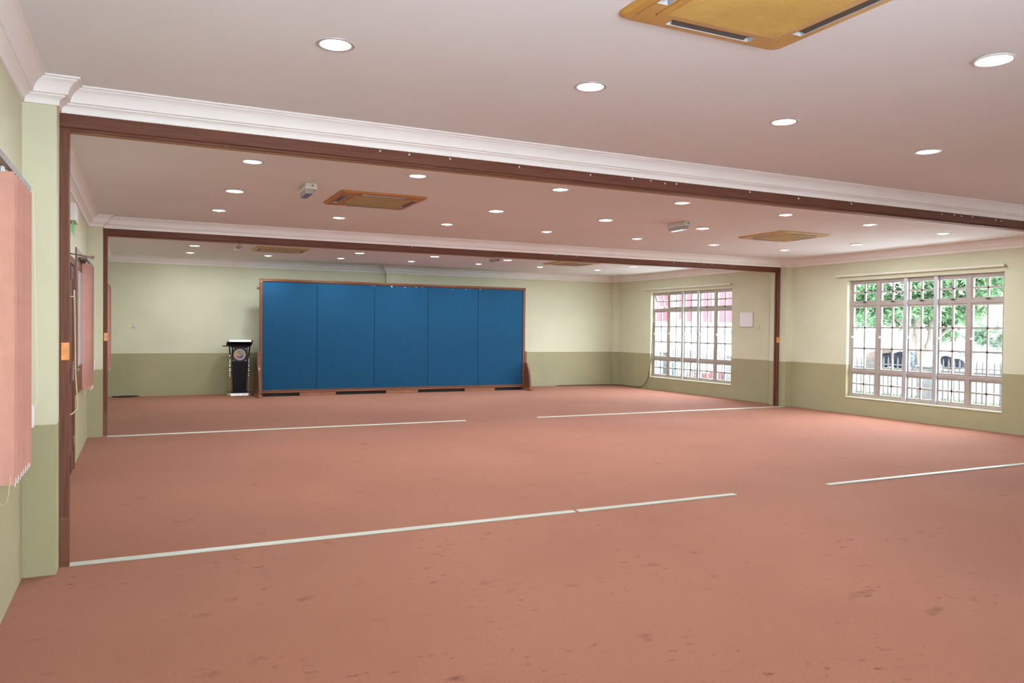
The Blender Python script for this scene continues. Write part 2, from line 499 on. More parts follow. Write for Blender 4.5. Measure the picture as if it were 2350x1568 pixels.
def divider(name, y, label):
    mb = MB()
    two_tone_box(mb, -0.02, PW, y - PD, y + PB)
    two_tone_box(mb, XR - PW, XR + 0.02, y - PD, y + PB)
    mb.box(PW - 0.01, XR - PW + 0.01, y, y + BT, ZT, ZC, 0)
    return struct(obj(name, mb, [M['wall_up'], M['wall_lo']]), label)
divider('wall_divider_near', 0.0, 'beam and wall piers of the nearer hall divider')
divider('wall_divider_far', Y2, 'beam and wall piers of the farther hall divider')

# ---- timber opening frames under the beams: head, two jambs, paler soffit
def timber_frame(name, y, label, dots):
    t = bpy.data.objects.new(name, None); COL.objects.link(t); struct(t, label)
    t.location = (0, y, 0)
    JW = 0.052
    # head: front board with a small bead along the bottom, paler soffit with the track groove
    h = MB()
    h.prism([(0.0, ZT), (0.0, ZL + 0.022), (0.006, ZL + 0.018), (0.002, ZL + 0.010), (0.002, ZL), (0.022, ZL), (0.022, ZT)], 'x', PW, XR - PW)
    obj('head_board', h, M['wood'], t)
    s = MB().box(PW, XR - PW, 0.022, 0.042, ZL, ZT).box(PW, XR - PW, 0.062, BT, ZL, ZT).box(PW, XR - PW, 0.042, 0.062, ZL + 0.03, ZT)
    obj('track_soffit', s, M['wood_soffit'], t)
    for x0, x1 in ((PW, PW + JW), (XR - PW - JW, XR - PW)):
        j = MB().box(x0, x1, 0.002, 0.040, 0, ZL).box(x0, x1, 0.062, BT, 0, ZL).box(x0 if x0 < 1 else x0 + 0.02, x1 - 0.02 if x0 < 1 else x1, 0.040, 0.062, 0, ZL)
        jo = obj('jamb', j, M['wood_v'], t, bevel=0.002)
        # paler replacement piece at the foot of the jamb
        obj('jamb_foot', MB().box(x0 - 0.001 if x0 > 1 else x1 - 0.050, x0 + 0.050 if x0 > 1 else x1 + 0.001, 0.0005, 0.0035, 0.0, 0.30), M['wood_red'], jo)
        # varnished strike block at lock height
        xb = x1 if x0 < 1 else x0
        k = MB().box(min(xb - 0.042, xb + 0.002) if x0 < 1 else xb - 0.002, xb + 0.002 if x0 < 1 else xb + 0.042, -0.004, 0.034, 1.275, 1.385)
        ko = obj('strike_block', k, M['wood_orange'], jo, bevel=0.003)
        ko['label'] = 'bright orange varnished strike block'
    # little white staples and hooks left in the head
    rnd = random.Random(int(y * 10) + 3)
    d = MB()
    for x in dots:
        zz = ZT - 0.018 - rnd.random() * 0.012
        d.box(x, x + 0.010, -0.008, 0.003, zz, zz + 0.012)
        d.box(x + 0.003, x + 0.007, -0.014, -0.006, zz - 0.004, zz + 0.004)
    so = obj('staples', d, M['white'], t); so['kind'] = 'stuff'; so['label'] = 'tiny white staples and hooks in the timber head'
    return t
timber_frame('trim_1', 0.0, 'dark timber opening frame of the nearer divider',
             [2.18, 2.40, 2.72, 3.30, 3.95, 4.36, 4.55, 4.70, 4.82, 5.65, 6.25, 6.95, 8.3, 8.5, 8.62, 8.8, 9.2, 9.3, 10.0, 11.0])
timber_frame('trim_2', Y2, 'dark timber opening frame of the farther divider', [4.5, 7.1, 7.5, 9.6, 10.3, 10.5, 11.0])

# ---- plaster cornices: a moulded profile run round each bay with mitred corners
PROF = [(0.0, -0.151), (0.013, -0.151), (0.015, -0.128), (0.022, -0.117), (0.034, -0.109), (0.046, -0.104), (0.047, -0.096),
        (0.062, -0.094), (0.066, -0.076), (0.074, -0.056), (0.086, -0.038), (0.100, -0.026), (0.112, -0.020), (0.114, -0.013), (0.130, -0.012), (0.130, 0.0)]
def cornice(name, poly, label):
    n = len(poly)
    vs, fs = [], []
    k = len(PROF)
    for i, p in enumerate(poly):
        a, b, c = Vector(poly[i - 1]), Vector(p), Vector(poly[(i + 1) % n])
        d1, d2 = (b - a).normalized(), (c - b).normalized()
        n1, n2 = Vector((-d1.y, d1.x)), Vector((-d2.y, d2.x))
        mit = (n1 + n2) / max(1e-6, 1 + n1.dot(n2))
        for d, z in PROF:
            q = b + mit * d
            vs.append((q.x, q.y, ZC + z))
    for i in range(n):
        j = (i + 1) % n
        for m in range(k - 1):
            fs.append((i * k + m, j * k + m, j * k + m + 1, i * k + m + 1))
    o = obj(name, MB().add(vs, fs), M['cornice'])
    smooth(o, 30)
    return struct(o, label)
cornice('trim_3', [(0, YN), (XR, YN), (XR, -PD), (XR - PW, -PD), (XR - PW, 0), (PW, 0), (PW, -PD), (0, -PD)], 'white plaster cornice around the foreground bay')
cornice('trim_4', [(0, PB), (PW, PB), (PW, BT), (XR - PW, BT), (XR - PW, PB), (XR, PB), (XR, Y2 - PD), (XR - PW, Y2 - PD), (XR - PW, Y2), (PW, Y2), (PW, Y2 - PD), (0, Y2 - PD)],
        'white plaster cornice around the middle bay')
cornice('trim_5', [(0, Y2 + PB), (PW, Y2 + PB), (PW, Y2 + BT), (XR - PW, Y2 + BT), (XR - PW, Y2 + PB), (XR, Y2 + PB), (XR, YB - 0.13), (XR - 0.20, YB - 0.13), (XR - 0.20, YB),
                   (6.38, YB), (6.38, YB - 0.12), (5.88, YB - 0.12), (5.88, YB), (0, YB)], 'white plaster cornice around the far bay')

# ---- gridded windows of the right wall
XF = XR + 0.085        # inner face of the window frame
def pane_mesh(w, h):
    return MB().box(0.0, 0.005, 0, w, 0, h).mesh('pane', M['glass'])
def window(name, ya, yb, label, tilt_first=False, z0=ZW0, z1=ZW1):
    t = bpy.data.objects.new(name, None); COL.objects.link(t); struct(t, label)
    t.location = (XF, ya, z0)
    Wd, Hh = yb - ya, z1 - z0
    FR = 0.045
    obj('outer_frame', MB().box(0, 0.06, 0, FR, 0, Hh).box(0, 0.06, Wd - FR, Wd, 0, Hh).box(0, 0.06, FR, Wd - FR, 0, FR).box(0, 0.06, FR, Wd - FR, Hh - FR, Hh), M['winframe'], t)
    sill = MB().box(-0.095, 0.0, 0.0, Wd, -0.012, 0.006)
    obj('window_sill', sill, M['wall_up'], t)
    ncol = 5
    cw = (Wd - 2 * FR) / ncol
    mw = 0.060
    T1 = (1.675, 1.735); T2 = (0.452, 0.505)
    for i in range(1, ncol):
        yc = FR + cw * i
        if i in (2, 3):
            obj('mullion', MB().box(-0.035, 0.065, yc - 0.038, yc + 0.038, 0.0, Hh), M['winpale'], t, bevel=0.012)
        else:
            obj('mullion', MB().box(-0.005, 0.055, yc - mw / 2, yc + mw / 2, FR, Hh - FR), M['winframe'], t, bevel=0.004)
    for a, b in (T1, T2):
        obj('transom', MB().box(-0.003, 0.052, FR, Wd - FR, a, b), M['winframe'], t, bevel=0.004)
    rows_ = [(FR, T2[0], 2), (T2[1], T1[0], 3), (T1[1], Hh - FR, 2)]
    cache = {}
    for i in range(ncol):
        y0 = FR + cw * i + (0 if i == 0 else mw / 2)
        y1 = FR + cw * (i + 1) - (0 if i == ncol - 1 else mw / 2)
        for r, (a, b, nv) in enumerate(rows_):
            w, h = y1 - y0, b - a
            sf, mu = 0.032, 0.030
            s = MB().box(0, 0.035, 0, sf, 0, h).box(0, 0.035, w - sf, w, 0, h).box(0, 0.035, sf, w - sf, 0, sf).box(0, 0.035, sf, w - sf, h - sf, h)
            pw, ph = (w - 2 * sf - mu) / 2, (h - 2 * sf - (nv - 1) * mu) / nv
            s.box(0.004, 0.030, w / 2 - mu / 2, w / 2 + mu / 2, sf, h - sf)
            for q in range(1, nv):
                zc = sf + q * ph + (q - 1) * mu
                s.box(0.004, 0.030, sf, w - sf, zc, zc + mu)
            rot = None
            loc = (0.008, y0, a)
            so = obj('sash', s, M['winframe'], t, loc=loc)
            if tilt_first and i == ncol - 1 and r == 2:
                # awning sash standing ajar, hinged at the top
                so.rotation_euler = (0, math.radians(-16), 0)
                so.location = (0.012 + math.sin(math.radians(16)) * h * 0.0 + 0.275 * h, y0, a + 0.015)
            key = (round(pw, 3), round(ph, 3))
            if key not in cache:
                cache[key] = pane_mesh(pw, ph)
            for q in range(nv):
                for c in range(2):
                    obj('pane', cache[key], None, so, loc=(0.014, sf + c * (pw + mu), sf + q * (ph + mu)))
            if r == 2:
                hd = MB().box(-0.03, 0.0, w / 2 - 0.012, w / 2 + 0.012, 0.0, 0.018).box(-0.04, -0.028, w / 2 - 0.06, w / 2 + 0.012, 0.002, 0.014)
                obj('handle', hd, M['iron'], so)
            if r == 1:
                hd = MB().box(-0.022, 0.0, w - 0.020, w + 0.004, h * 0.50, h * 0.50 + 0.035).box(-0.032, -0.02, w - 0.045, w, h * 0.51, h * 0.51 + 0.018)
                obj('latch', hd, M['white'], so)
    return t
window('window_1', WIN_R[0][0], WIN_R[0][1], 'nearer gridded window of the right wall looking out on a tree')
window('window_2', WIN_R[1][0], WIN_R[1][1], 'farther gridded window of the right wall looking out on a red building', tilt_first=True)
# plainer windows of the foreground bay, outside the picture, that let in daylight
def plain_window(name, axis, pos, a0, a1, z0, z1, label):
    mb = MB(); g = MB()
    def bx(m, p, q, u, v):
        if axis == 'x': m.box(pos, pos + 0.05, p, q, u, v)
        else: m.box(p, q, pos - 0.05, pos, u, v)
    bx(mb, a0, a1, z0, z0 + 0.05); bx(mb, a0, a1, z1 - 0.05, z1)
    n = 5
    for i in range(n + 1):
        c = a0 + (a1 - a0) * i / n
        bx(mb, max(a0, c - 0.035), min(a1, c + 0.035), z0 + 0.05, z1 - 0.05)
    o = struct(obj(name, mb, M['winframe']), label)
    if axis == 'x': g.box(pos + 0.02, pos + 0.025, a0, a1, z0, z1)
    else: g.box(a0, a1, pos - 0.025, pos - 0.02, z0, z1)
    obj('pane', g, M['glass'], o)
plain_window('window_3', 'x', XF, WIN_R[2][0], WIN_R[2][1], ZW0, ZW1, 'window of the right wall beside the foreground')
plain_window('window_4', 'y', YN - 0.085, WIN_N[0][0], WIN_N[0][1], 0.5, 2.45, 'window of the near wall behind the viewer')

# ---- door and timber window of the left wall (middle bay)
d = bpy.data.objects.new('door_1', None); COL.objects.link(d); struct(d, 'dark brown panelled door in the left wall of the middle bay')
d.location = (0, 2.72, 0)
DW, DH = 1.04, 2.17
obj('door_frame', MB().box(0, 0.016, 0, 0.075, 0, DH).box(0, 0.016, DW - 0.09, DW, 0, DH).box(0, 0.016, 0.075, DW - 0.09, DH - 0.075, DH), M['wood_v'], d, bevel=0.003)
leaf = MB().box(0, 0.004, 0.075, DW - 0.09, 0.008, DH - 0.078)
for a, b in ((0.11, 0.19), (0.46, 0.54), (DW - 0.20, DW - 0.12)):
    leaf.box(0.004, 0.010, a, b, 0.02, DH - 0.09)
for a, b in ((0.02, 0.20), (0.92, 1.06), (DH - 0.22, DH - 0.09)):
    leaf.box(0.004, 0.010, 0.19, DW - 0.20, a, b)
lf = obj('door_leaf', leaf, M['wood_v'], d)
obj('handle', MB().tube([(0.008, 0.86, 1.04), (0.055, 0.86, 1.04), (0.058, 0.83, 1.035), (0.055, 0.74, 1.03)], 0.010).box(0.008, 0.014, 0.84, 0.88, 0.93, 1.12), M['brass'], lf, sm=True)
for hz in (0.25, 1.75):
    obj('hinge', MB().box(0.004, 0.020, 0.935, 0.955, hz, hz + 0.1), M['brass'], lf)
arm = MB().tube([(0.0, 0.50, 2.19), (0.19, 0.50, 2.16)], 0.007).lathe([(0.013, -0.02), (0.015, 0.0), (0.013, 0.02)], 10, (0.195, 0.50, 2.16), 'x')
obj('closer_arm', arm, M['brass'], d, sm=True)

w = bpy.data.objects.new('window_5', None); COL.objects.link(w); struct(w, 'brown timber framed window with pale blue glass in the left wall')
w.location = (0, 3.98, 0.74)
WW, WH = 1.75, 1.58
SL = 0.20
obj('frame', MB().box(0, 0.014, 0, SL, 0, WH).box(0, 0.014, WW - SL, WW, 0, WH).box(0, 0.014, SL, WW - SL, 0, 0.29).box(0, 0.014, SL, WW - SL, WH - 0.22, WH), M['wood_red'], w, bevel=0.003)
obj('glazing_bead', MB().box(0.0, 0.012, SL, SL + 0.06, 0.29, WH - 0.22).box(0.0, 0.012, WW - SL - 0.06, WW - SL, 0.29, WH - 0.22), M['black'], w)
obj('pane', MB().box(0, 0.006, SL + 0.06, WW - SL - 0.06, 0.29, WH - 0.22), M['bluepane'], w)

# ---- floor tracks
def track(label, x0, x1, y):
    m = MB()
    m.prism([(-0.028, 0.0), (-0.028, 0.006), (-0.024, 0.012), (-0.010, 0.012), (-0.007, 0.004), (0.007, 0.004), (0.010, 0.012), (0.024, 0.012), (0.028, 0.006), (0.028, 0.0)], 'x', 0, x1 - x0)
    o = obj('floor_track', m, M['alu'], loc=(x0, y, 0.0005))
    tag(o, label, 'floor track', 'metal floor tracks of the sliding dividers')
TY = 0.0
track('long pale metal floor track in the foreground, starting at the left pier', 0.235, 3.84, TY)
track('short pale metal floor track in the foreground, continuing to the gap', 3.875, 5.54, TY)
track('pale metal floor track at the right edge of the foreground', 6.70, 12.1, TY)
track('thin far floor track left of the gap, before the blue board', 0.235, 5.38, Y2 - 0.18)
track('thin far floor track right of the gap, towards the far window', 6.68, XR - PW - 0.08, Y2 - 0.18)

# ================================================================== CEILING FITTINGS
def make_downlight(kind):
    t = bpy.data.objects.new('downlight', None); COL.objects.link(t)
    if kind == 0:
        ring = MB().lathe([(0.079, 0.002), (0.079, -0.003), (0.086, -0.006), (0.097, -0.004), (0.099, 0.0)], 28, cap=False)
        obj('rim', ring, M['rim'], t, sm=True)
        can = MB().lathe([(0.079, 0.0), (0.072, 0.035), (0.058, 0.075), (0.03, 0.098), (0.004, 0.1)], 24, cap=False)
        obj('reflector', can, M['reflector'], t, sm=True)
        b = MB().lathe([(0.070, 0.022), (0.071, 0.010), (0.060, 0.000), (0.036, -0.008), (0.016, -0.014), (0.004, -0.016)], 20, cap=True)
        obj('bulb', b, M['bulb'], t, sm=True)
    else:
        ring = MB().lathe([(0.088, 0.0), (0.099, -0.003), (0.101, -0.010), (0.094, -0.014), (0.086, -0.013)], 28, cap=False)
        obj('rim', ring, M['white'], t, sm=True)
        lens = MB().lathe([(0.086, -0.006), (0.086, -0.012), (0.070, -0.0145), (0.004, -0.016)], 28, cap=True)
        obj('diffuser', lens, M['led'], t, sm=True)
    return t
lamp_d = bpy.data.lights.new('lamp_light', 'AREA')
lamp_d.shape = 'DISK'
lamp_d.size = 0.15
lamp_d.energy = LAMP
lamp_d.color = (0.88, 0.98, 1.04)
protos = [make_downlight(0), make_downlight(1)]
for p_ in protos:
    lo = bpy.data.objects.new('lamp_light', lamp_d); COL.objects.link(lo)
    lo.parent = p_; lo.location = (0, 0, -0.020)
used = [False, False]
def place_light(x, y, kind, label):
    o = protos[kind] if not used[kind] else copy_tree(protos[kind])
    used[kind] = True
    o.location = (x, y, ZC)
    tag(o, label, 'ceiling light', 'round downlights in the ceiling')
KN = ['recessed round downlight', 'flat round LED downlight']
for x, y, kind, bay, rn, n in LIGHTS:
    if n == 0:
        lab = 'flat round LED downlight at the upper right corner of the foreground ceiling'
    elif bay == 'foreground ceiling':
        lab = 'recessed round downlight in the foreground ceiling, %s from the left wall' % ORD[n]
    else:
        lab = '%s of the %s, %s, %s from left' % (('recessed downlight', 'flat LED downlight')[kind], bay, rn, ORD[n])
    place_light(x, y, kind, lab)

def make_cassette(loc, label, tint, groupname='ceiling cassette air conditioners'):
    t = thing('ceiling_air_conditioner', label, 'air conditioner', (loc[0], loc[1], ZC), 0, groupname)
    S = 0.48; g0, g1 = 0.285, 0.30
    # panel: rounded outer edge, four air slots around a raised intake grille
    p = MB()
    def ring(m, a, za, b, zb, rr_a=0.05, rr_b=0.05, mi=0):
        def rr(h, r, z):
            out = []
            for cx, cy, st in ((h - r, h - r, 0), (-h + r, h - r, 90), (-h + r, -h + r, 180), (h - r, -h + r, 270)):
                for k in range(5):
                    an = math.radians(st + 90 * k / 4)
                    out.append((cx + r * math.cos(an), cy + r * math.sin(an), z))
            return out
        A, B = rr(a, rr_a, za), rr(b, rr_b, zb)
        n = len(A)
        m.add(A + B, [(i, (i + 1) % n, n + (i + 1) % n, n + i) for i in range(n)], mi)
    ring(p, S, 0.0, S, -0.012, 0.055, 0.055)
    ring(p, S, -0.012, S - 0.018, -0.024, 0.055, 0.05)
    ring(p, S - 0.018, -0.024, 0.425, -0.027, 0.05, 0.03)
    ring(p, 0.350, -0.030, 0.318, -0.034, 0.02, 0.015)
    ring(p, 0.318, -0.034, 0.31, -0.028, 0.015, 0.012)
    # strip between 0.350 and 0.425 carries the slots: build it in pieces, leaving slots open
    z = -0.0285
    sl = 0.245
    for k in range(4):
        R = Matrix.Rotation(k * PI / 2, 4, 'Z')
        def q(x0, x1, y0, y1, zz, mi):
            p.add([R @ Vector(v) for v in ((x0, y0, zz), (x1, y0, zz), (x1, y1, zz), (x0, y1, zz))], [(0, 1, 2, 3)], mi)
        q(-0.350, -sl, 0.350, 0.425, z, 0); q(sl, 0.425, 0.350, 0.425, z, 0)
        q(-sl, sl, 0.350, 0.362, z, 0); q(-sl, sl, 0.418, 0.425, z, 0)
        # slot lining
        p.add([R @ Vector(v) for v in ((-sl, 0.362, z), (sl, 0.362, z), (sl, 0.362, 0.02), (-sl, 0.362, 0.02))], [(0, 1, 2, 3)], 1)
        p.add([R @ Vector(v) for v in ((-sl, 0.418, z), (sl, 0.418, z), (sl, 0.418, 0.02), (-sl, 0.418, 0.02))], [(0, 1, 2, 3)], 1)
        p.add([R @ Vector(v) for v in ((-sl, 0.362, z), (-sl, 0.418, z), (-sl, 0.418, 0.02), (-sl, 0.362, 0.02))], [(0, 1, 2, 3)], 1)
        p.add([R @ Vector(v) for v in ((sl, 0.362, z), (sl, 0.418, z), (sl, 0.418, 0.02), (sl, 0.362, 0.02))], [(0, 1, 2, 3)], 1)
        p.add([R @ Vector(v) for v in ((-sl, 0.362, -0.006), (sl, 0.362, -0.006), (sl, 0.418, -0.006), (-sl, 0.418, -0.006))], [(0, 1, 2, 3)], 2)
    obj('panel', p, [tint[0], M['slotgrey'], M['vane']], t)
    for k in range(4):
        v = MB()
        R = Matrix.Rotation(k * PI / 2, 4, 'Z')
        c = [(-sl + 0.03, 0.366, -0.012), (sl - 0.03, 0.366, -0.012), (sl - 0.03, 0.414, -0.022), (-sl + 0.03, 0.414, -0.022)]
        c2 = [(x, y, zz - 0.004) for x, y, zz in c]
        v.add([R @ Vector(a) for a in c + c2], [(0, 1, 2, 3), (7, 6, 5, 4), (0, 1, 5, 4), (1, 2, 6, 5), (2, 3, 7, 6), (3, 0, 4, 7)])
        obj('louvre', v, M['vane'], t)
    gr = MB()
    gr.box(-0.31, 0.31, -0.31, 0.31, -0.030, -0.026)
    gr.box(-0.31, 0.31, -0.31, -0.297, -0.037, -0.030).box(-0.31, 0.31, 0.297, 0.31, -0.037, -0.030)
    gr.box(-0.31, -0.297, -0.297, 0.297, -0.037, -0.030).box(0.297, 0.31, -0.297, 0.297, -0.037, -0.030)
    go = obj('intake_grille', gr, tint[1], t)
    ribs = MB()
    nr = 54
    for i in range(nr):
        yy = -0.294 + 0.588 * i / (nr - 1)
        ribs.box(-0.297, 0.297, yy - 0.0035, yy + 0.0035, -0.0365, -0.030)
    ro = obj('grille_ribs', ribs, tint[1], go)
    ro['kind'] = 'stuff'
    return t
YEL = (M['cass2'], M['cass'])
ORG = (mat('orange_aged_plastic', (0.50, 0.235, 0.075), 0.45, var=0.12, scale=3.5), mat('dull_yellow_grille_plastic', (0.46, 0.32, 0.12), 0.5, var=0.12, scale=6))
PALE = (mat('cream_aged_plastic', (0.60, 0.44, 0.20), 0.45, var=0.1, scale=3.5), mat('cream_grille_plastic', (0.52, 0.38, 0.17), 0.5, var=0.1, scale=6))
make_cassette((3.05, -2.97), 'large yellowed ceiling air conditioner at the top edge of the picture', YEL)
make_cassette((3.01, 3.12), 'orange-rimmed ceiling air conditioner left in the middle bay', ORG)
make_cassette((9.35, 3.30), 'cream ceiling air conditioner right in the middle bay', PALE)
make_cassette((3.00, 9.55), 'cream ceiling air conditioner left in the far bay', PALE)
make_cassette((9.08, 9.20), 'cream ceiling air conditioner right in the far bay, with brown grille',
              (PALE[0], mat('brown_grille_plastic', (0.36, 0.17, 0.07), 0.5, var=0.1, scale=6)))

def emergency_light(loc, label, ln=0.36):
    t = thing('emergency_light', label, 'emergency light', (loc[0], loc[1], ZC), 0, 'box emergency lights on the ceiling')
    obj('housing', MB().box(-0.06, 0.06, 0, ln, -0.062, 0.0), M['greybox'], t, bevel=0.006)
    ca = [(-0.058, -0.062), (-0.050, -0.108), (0.022, -0.108), (0.030, -0.062)]
    df = MB().prism(ca, 'y', 0.01, ln - 0.02)
    obj('diffuser', df, M['clear'], t, bevel=0.004)
    obj('indicator', MB().lathe([(0.008, 0.001), (0.008, -0.004), (0.002, -0.005)], 10, (0.012, 0, -0.028), 'y'), M['wood'], t)
    return t
emergency_light((2.17, 2.42), 'grey-white box emergency light left of the orange-rimmed air conditioner')
emergency_light((7.12, 2.75), 'box emergency light beside the bright LED downlight in the middle bay')
emergency_light((2.17, 8.72), 'small box emergency light left in the far bay')
emergency_light((7.02, 8.50), 'box emergency light in the far bay right of centre')

# exit sign of the left wall
t = thing('exit_sign', 'white exit sign box with green panel above the brown door', 'exit sign', (0.0, 3.02, 2.36))
obj('housing', MB().box(0.004, 0.066, 0, 0.36, 0.13, 0.30), M['white'], t, bevel=0.006)
obj('sign_panel', MB().box(0.032, 0.038, 0.01, 0.35, 0.02, 0.13), M['green'], t)
obj('wall_bracket', MB().box(0.0, 0.01, 0.12, 0.24, 0.17, 0.26), M['white'], t)

# ================================================================== BLUE DISPLAY BOARD
BX0, BX1, BY = 2.90, 9.17, 11.62
t = thing('display_board', 'huge blue felt display board in a brown timber frame on feet', 'display board', (BX0, BY, 0))
BWid = BX1 - BX0
ZB0, ZB1 = 0.065, 2.505
FW = 0.062
def frame_rail(name, x0, x1, z0, z1):
    m = MB()
    if x1 - x0 > z1 - z0:
        h = z1 - z0
        m.prism([(0.03, z0), (-0.022, z0), (-0.030, z0 + h * 0.22), (-0.022, z0 + h * 0.45), (-0.016, z0 + h * 0.5), (-0.022, z0 + h * 0.56), (-0.022, z1), (0.03, z1)], 'x', x0, x1)
        return obj(name, m, M['wood_red'], t)
    m.prism([(x0, 0.03), (x0, -0.022), (x0 + 0.012, -0.030), (x1 - 0.022, -0.026), (x1, -0.018), (x1, 0.03)], 'z', z0, z1)
    return obj(name, m, M['wood_red'], t)
frame_rail('top_rail', 0, BWid, ZB1 - FW, ZB1)
frame_rail('bottom_rail', FW, BWid - FW, ZB0, ZB0 + FW + 0.012)
m = MB().box(0, FW, -0.026, 0.03, ZB0, ZB1 - FW)
obj('end_stile', m, M['wood_red'], t, bevel=0.006)
m = MB().box(BWid - FW, BWid, -0.026, 0.03, ZB0, ZB1 - FW)
obj('end_stile', m, M['wood_red'], t, bevel=0.006)
SEAMS = [FW, 1.205, 2.485, 3.755, 5.015, BWid - FW]
for i in range(5):
    x0, x1 = SEAMS[i], SEAMS[i + 1]
    obj('felt_panel', MB().box(x0 + 0.003, x1 - 0.003, -0.010 + 0.001 * (i % 2), 0.02, ZB0 + FW + 0.008, ZB1 - FW + 0.004), M['felt'], t, bevel=0.004)
obj('backing', MB().box(FW, BWid - FW, 0.02, 0.03, ZB0 + FW, ZB1 - FW), M['black'], t)
# base blocks and a black strip standing in for the shadow between them
for a, b in ((3.74, 4.52), (5.66, 6.42), (7.58, 8.36)):
    m = MB().box(a - BX0, b - BX0, -0.035, 0.05, 0.0, ZB0).box(a - BX0 + 0.17, b - BX0 - 0.17, -0.041, -0.03, 0.0, 0.022)
    obj('base_block', m, M['wood_block'], t, bevel=0.004)
obj('gap_shade', MB().box(0.08, BWid - 0.08, 0.02, 0.06, 0.0, ZB0), M['black_soft'], t)
# end stands: upright, curved bracket and foot bar running fore and aft
for xs in (-0.045, BWid - 0.005):
    out = [(-0.30, 0.055)]
    for k in range(9):
        a = k / 8
        out.append((-0.30 + 0.26 * (1 - math.cos(a * PI / 2)) + 0.0, 0.055 + 0.62 * math.sin(a * PI / 2)))
    out += [(-0.03, 0.95), (0.06, 0.95), (0.06, 0.675)]
    for k in range(8, -1, -1):
        a = k / 8
        out.append((0.30 - 0.24 * (1 - math.cos(a * PI / 2)), 0.055 + 0.62 * math.sin(a * PI / 2)))
    s = obj('end_stand', MB().prism(out, 'x', xs, xs + 0.05), M['wood_red'], t, bevel=0.004)
    obj('foot_bar', MB().box(xs - 0.015, xs + 0.065, -0.40, 0.40, 0.0, 0.055), M['wood_block'], s, bevel=0.005)
obj('hanging_knob', MB().box(-0.05, 0.0, 0.0, 0.03, 2.27, 2.33), M['wood_red'], t, bevel=0.004)
# torn paper scraps and pins
rnd = random.Random(4)
sc = MB()
for x in [2.42, 2.48, 2.86, 3.18, 3.45, 3.6, 3.9, 4.35, 4.68, 5.05]:
    s_ = 0.010 + 0.012 * rnd.random()
    if abs(x - 2.86) < 0.01: s_ = 0.036
    zz = ZB1 - FW - 0.02 - rnd.random() * 0.02
    sc.add([(x, -0.013, zz), (x + s_, -0.0135, zz + 0.004), (x + s_ * 0.8, -0.013, zz + s_), (x + 0.1 * s_, -0.0125, zz + s_ * 0.8), (x + s_ * .4, -0.0105, zz + s_ * .5)],
           [(0, 1, 2, 3), (0, 1, 4), (1, 2, 4), (2, 3, 4), (3, 0, 4)])
for _ in range(16):
    x, zz = FW + rnd.random() * (BWid - 2 * FW), 0.5 + rnd.random() * 1.7
    sc.box(x, x + 0.006, -0.014, -0.009, zz, zz + 0.006)
so = obj('paper_scraps', sc, M['white'], t); so['kind'] = 'stuff'; so['label'] = 'white paper scraps and pins left on the felt'

# ================================================================== LECTERN
t = thing('lectern', 'black lectern with chrome trim and round emblem left of the board', 'lectern', (2.555, 12.08, 0), math.radians(-3))
def rrect(hx, hy, r, n=5):
    out = []
    for cx, cy, st in ((hx - r, hy - r, 0), (-hx + r, hy - r, 90), (-hx + r, -hy + r, 180), (hx - r, -hy + r, 270)):
        for k in range(n + 1):
            an = math.radians(st + 90 * k / n)
            out.append((cx + r * math.cos(an), cy + r * math.sin(an)))
    return out
obj('base', MB().prism(rrect(0.268, 0.20, 0.09), 'z', 0.0, 0.070), M['chrome'], t, bevel=0.01)
obj('base_top', MB().prism(rrect(0.235, 0.17, 0.07), 'z', 0.068, 0.076), M['black'], t)
body = MB()
x0a, x1a, x0b, x1b = -0.135, 0.135, -0.158, 0.158
vsb = [(x0a, -0.06, 0.056), (x1a, -0.06, 0.056), (x1a, 0.07, 0.056), (x0a, 0.07, 0.056), (x0b, -0.11, 1.09), (x1b, -0.11, 1.09), (x1b, 0.09, 1.09), (x0b, 0.09, 1.09)]
body.add(vsb, [(0, 3, 2, 1), (4, 5, 6, 7), (0, 1, 5, 4), (1, 2, 6, 5), (2, 3, 7, 6), (3, 0, 4, 7)])
obj('body', body, M['black'], t, bevel=0.008)
def fy(zz):
    return -0.06 - 0.05 * (zz - 0.056) / (1.09 - 0.056)
tl = math.atan(0.05 / 1.034)
def onfront(name, mb, mt, parent, zc, dy):
    return obj(name, mb, mt, parent, loc=(0, fy(zc) - dy, zc), rot=(tl, 0, 0))
EZ = 0.885
pl = onfront('emblem_plate', MB().box(-0.142, 0.142, -0.006, 0.0, -0.15, 0.15), mat('dark_acrylic_plate', (0.030, 0.027, 0.030), 0.2, var=0.1, scale=8), t, EZ, 0.001)
def disc(r, d0, d1, c=(0, 0), seg=32, a0=0, a1=360, r_in=0):
    m = MB()
    n = max(3, int(seg * (a1 - a0) / 360))
    outp = [(c[0] + r * math.cos(math.radians(a0 + (a1 - a0) * k / n)), c[1] + r * math.sin(math.radians(a0 + (a1 - a0) * k / n))) for k in range(n + (0 if a1 - a0 >= 360 else 1))]
    if r_in:
        outp += [(c[0] + r_in * math.cos(math.radians(a1 - (a1 - a0) * k / n)), c[1] + r_in * math.sin(math.radians(a1 - (a1 - a0) * k / n))) for k in range(n + 1)]
    m.prism(outp, 'y', d0, d1)
    return m
ec = {k: mat('emblem_' + k, c, 0.4, var=0.08, scale=60) for k, c in dict(grey=(0.42, 0.40, 0.35), cream=(0.55, 0.50, 0.40), orange=(0.62, 0.20, 0.04), yellow=(0.70, 0.50, 0.05),
      blue=(0.24, 0.27, 0.45), red=(0.50, 0.06, 0.04), navy=(0.05, 0.05, 0.24), green=(0.03, 0.14, 0.05)).items()}
obj('emblem_ring', disc(0.122, -0.012, -0.006), ec['grey'], pl)
obj('emblem_face', disc(0.086, -0.014, -0.011), ec['cream'], pl)
obj('emblem_arc', disc(0.082, -0.016, -0.013, a0=110, a1=235, r_in=0.060), ec['orange'], pl)
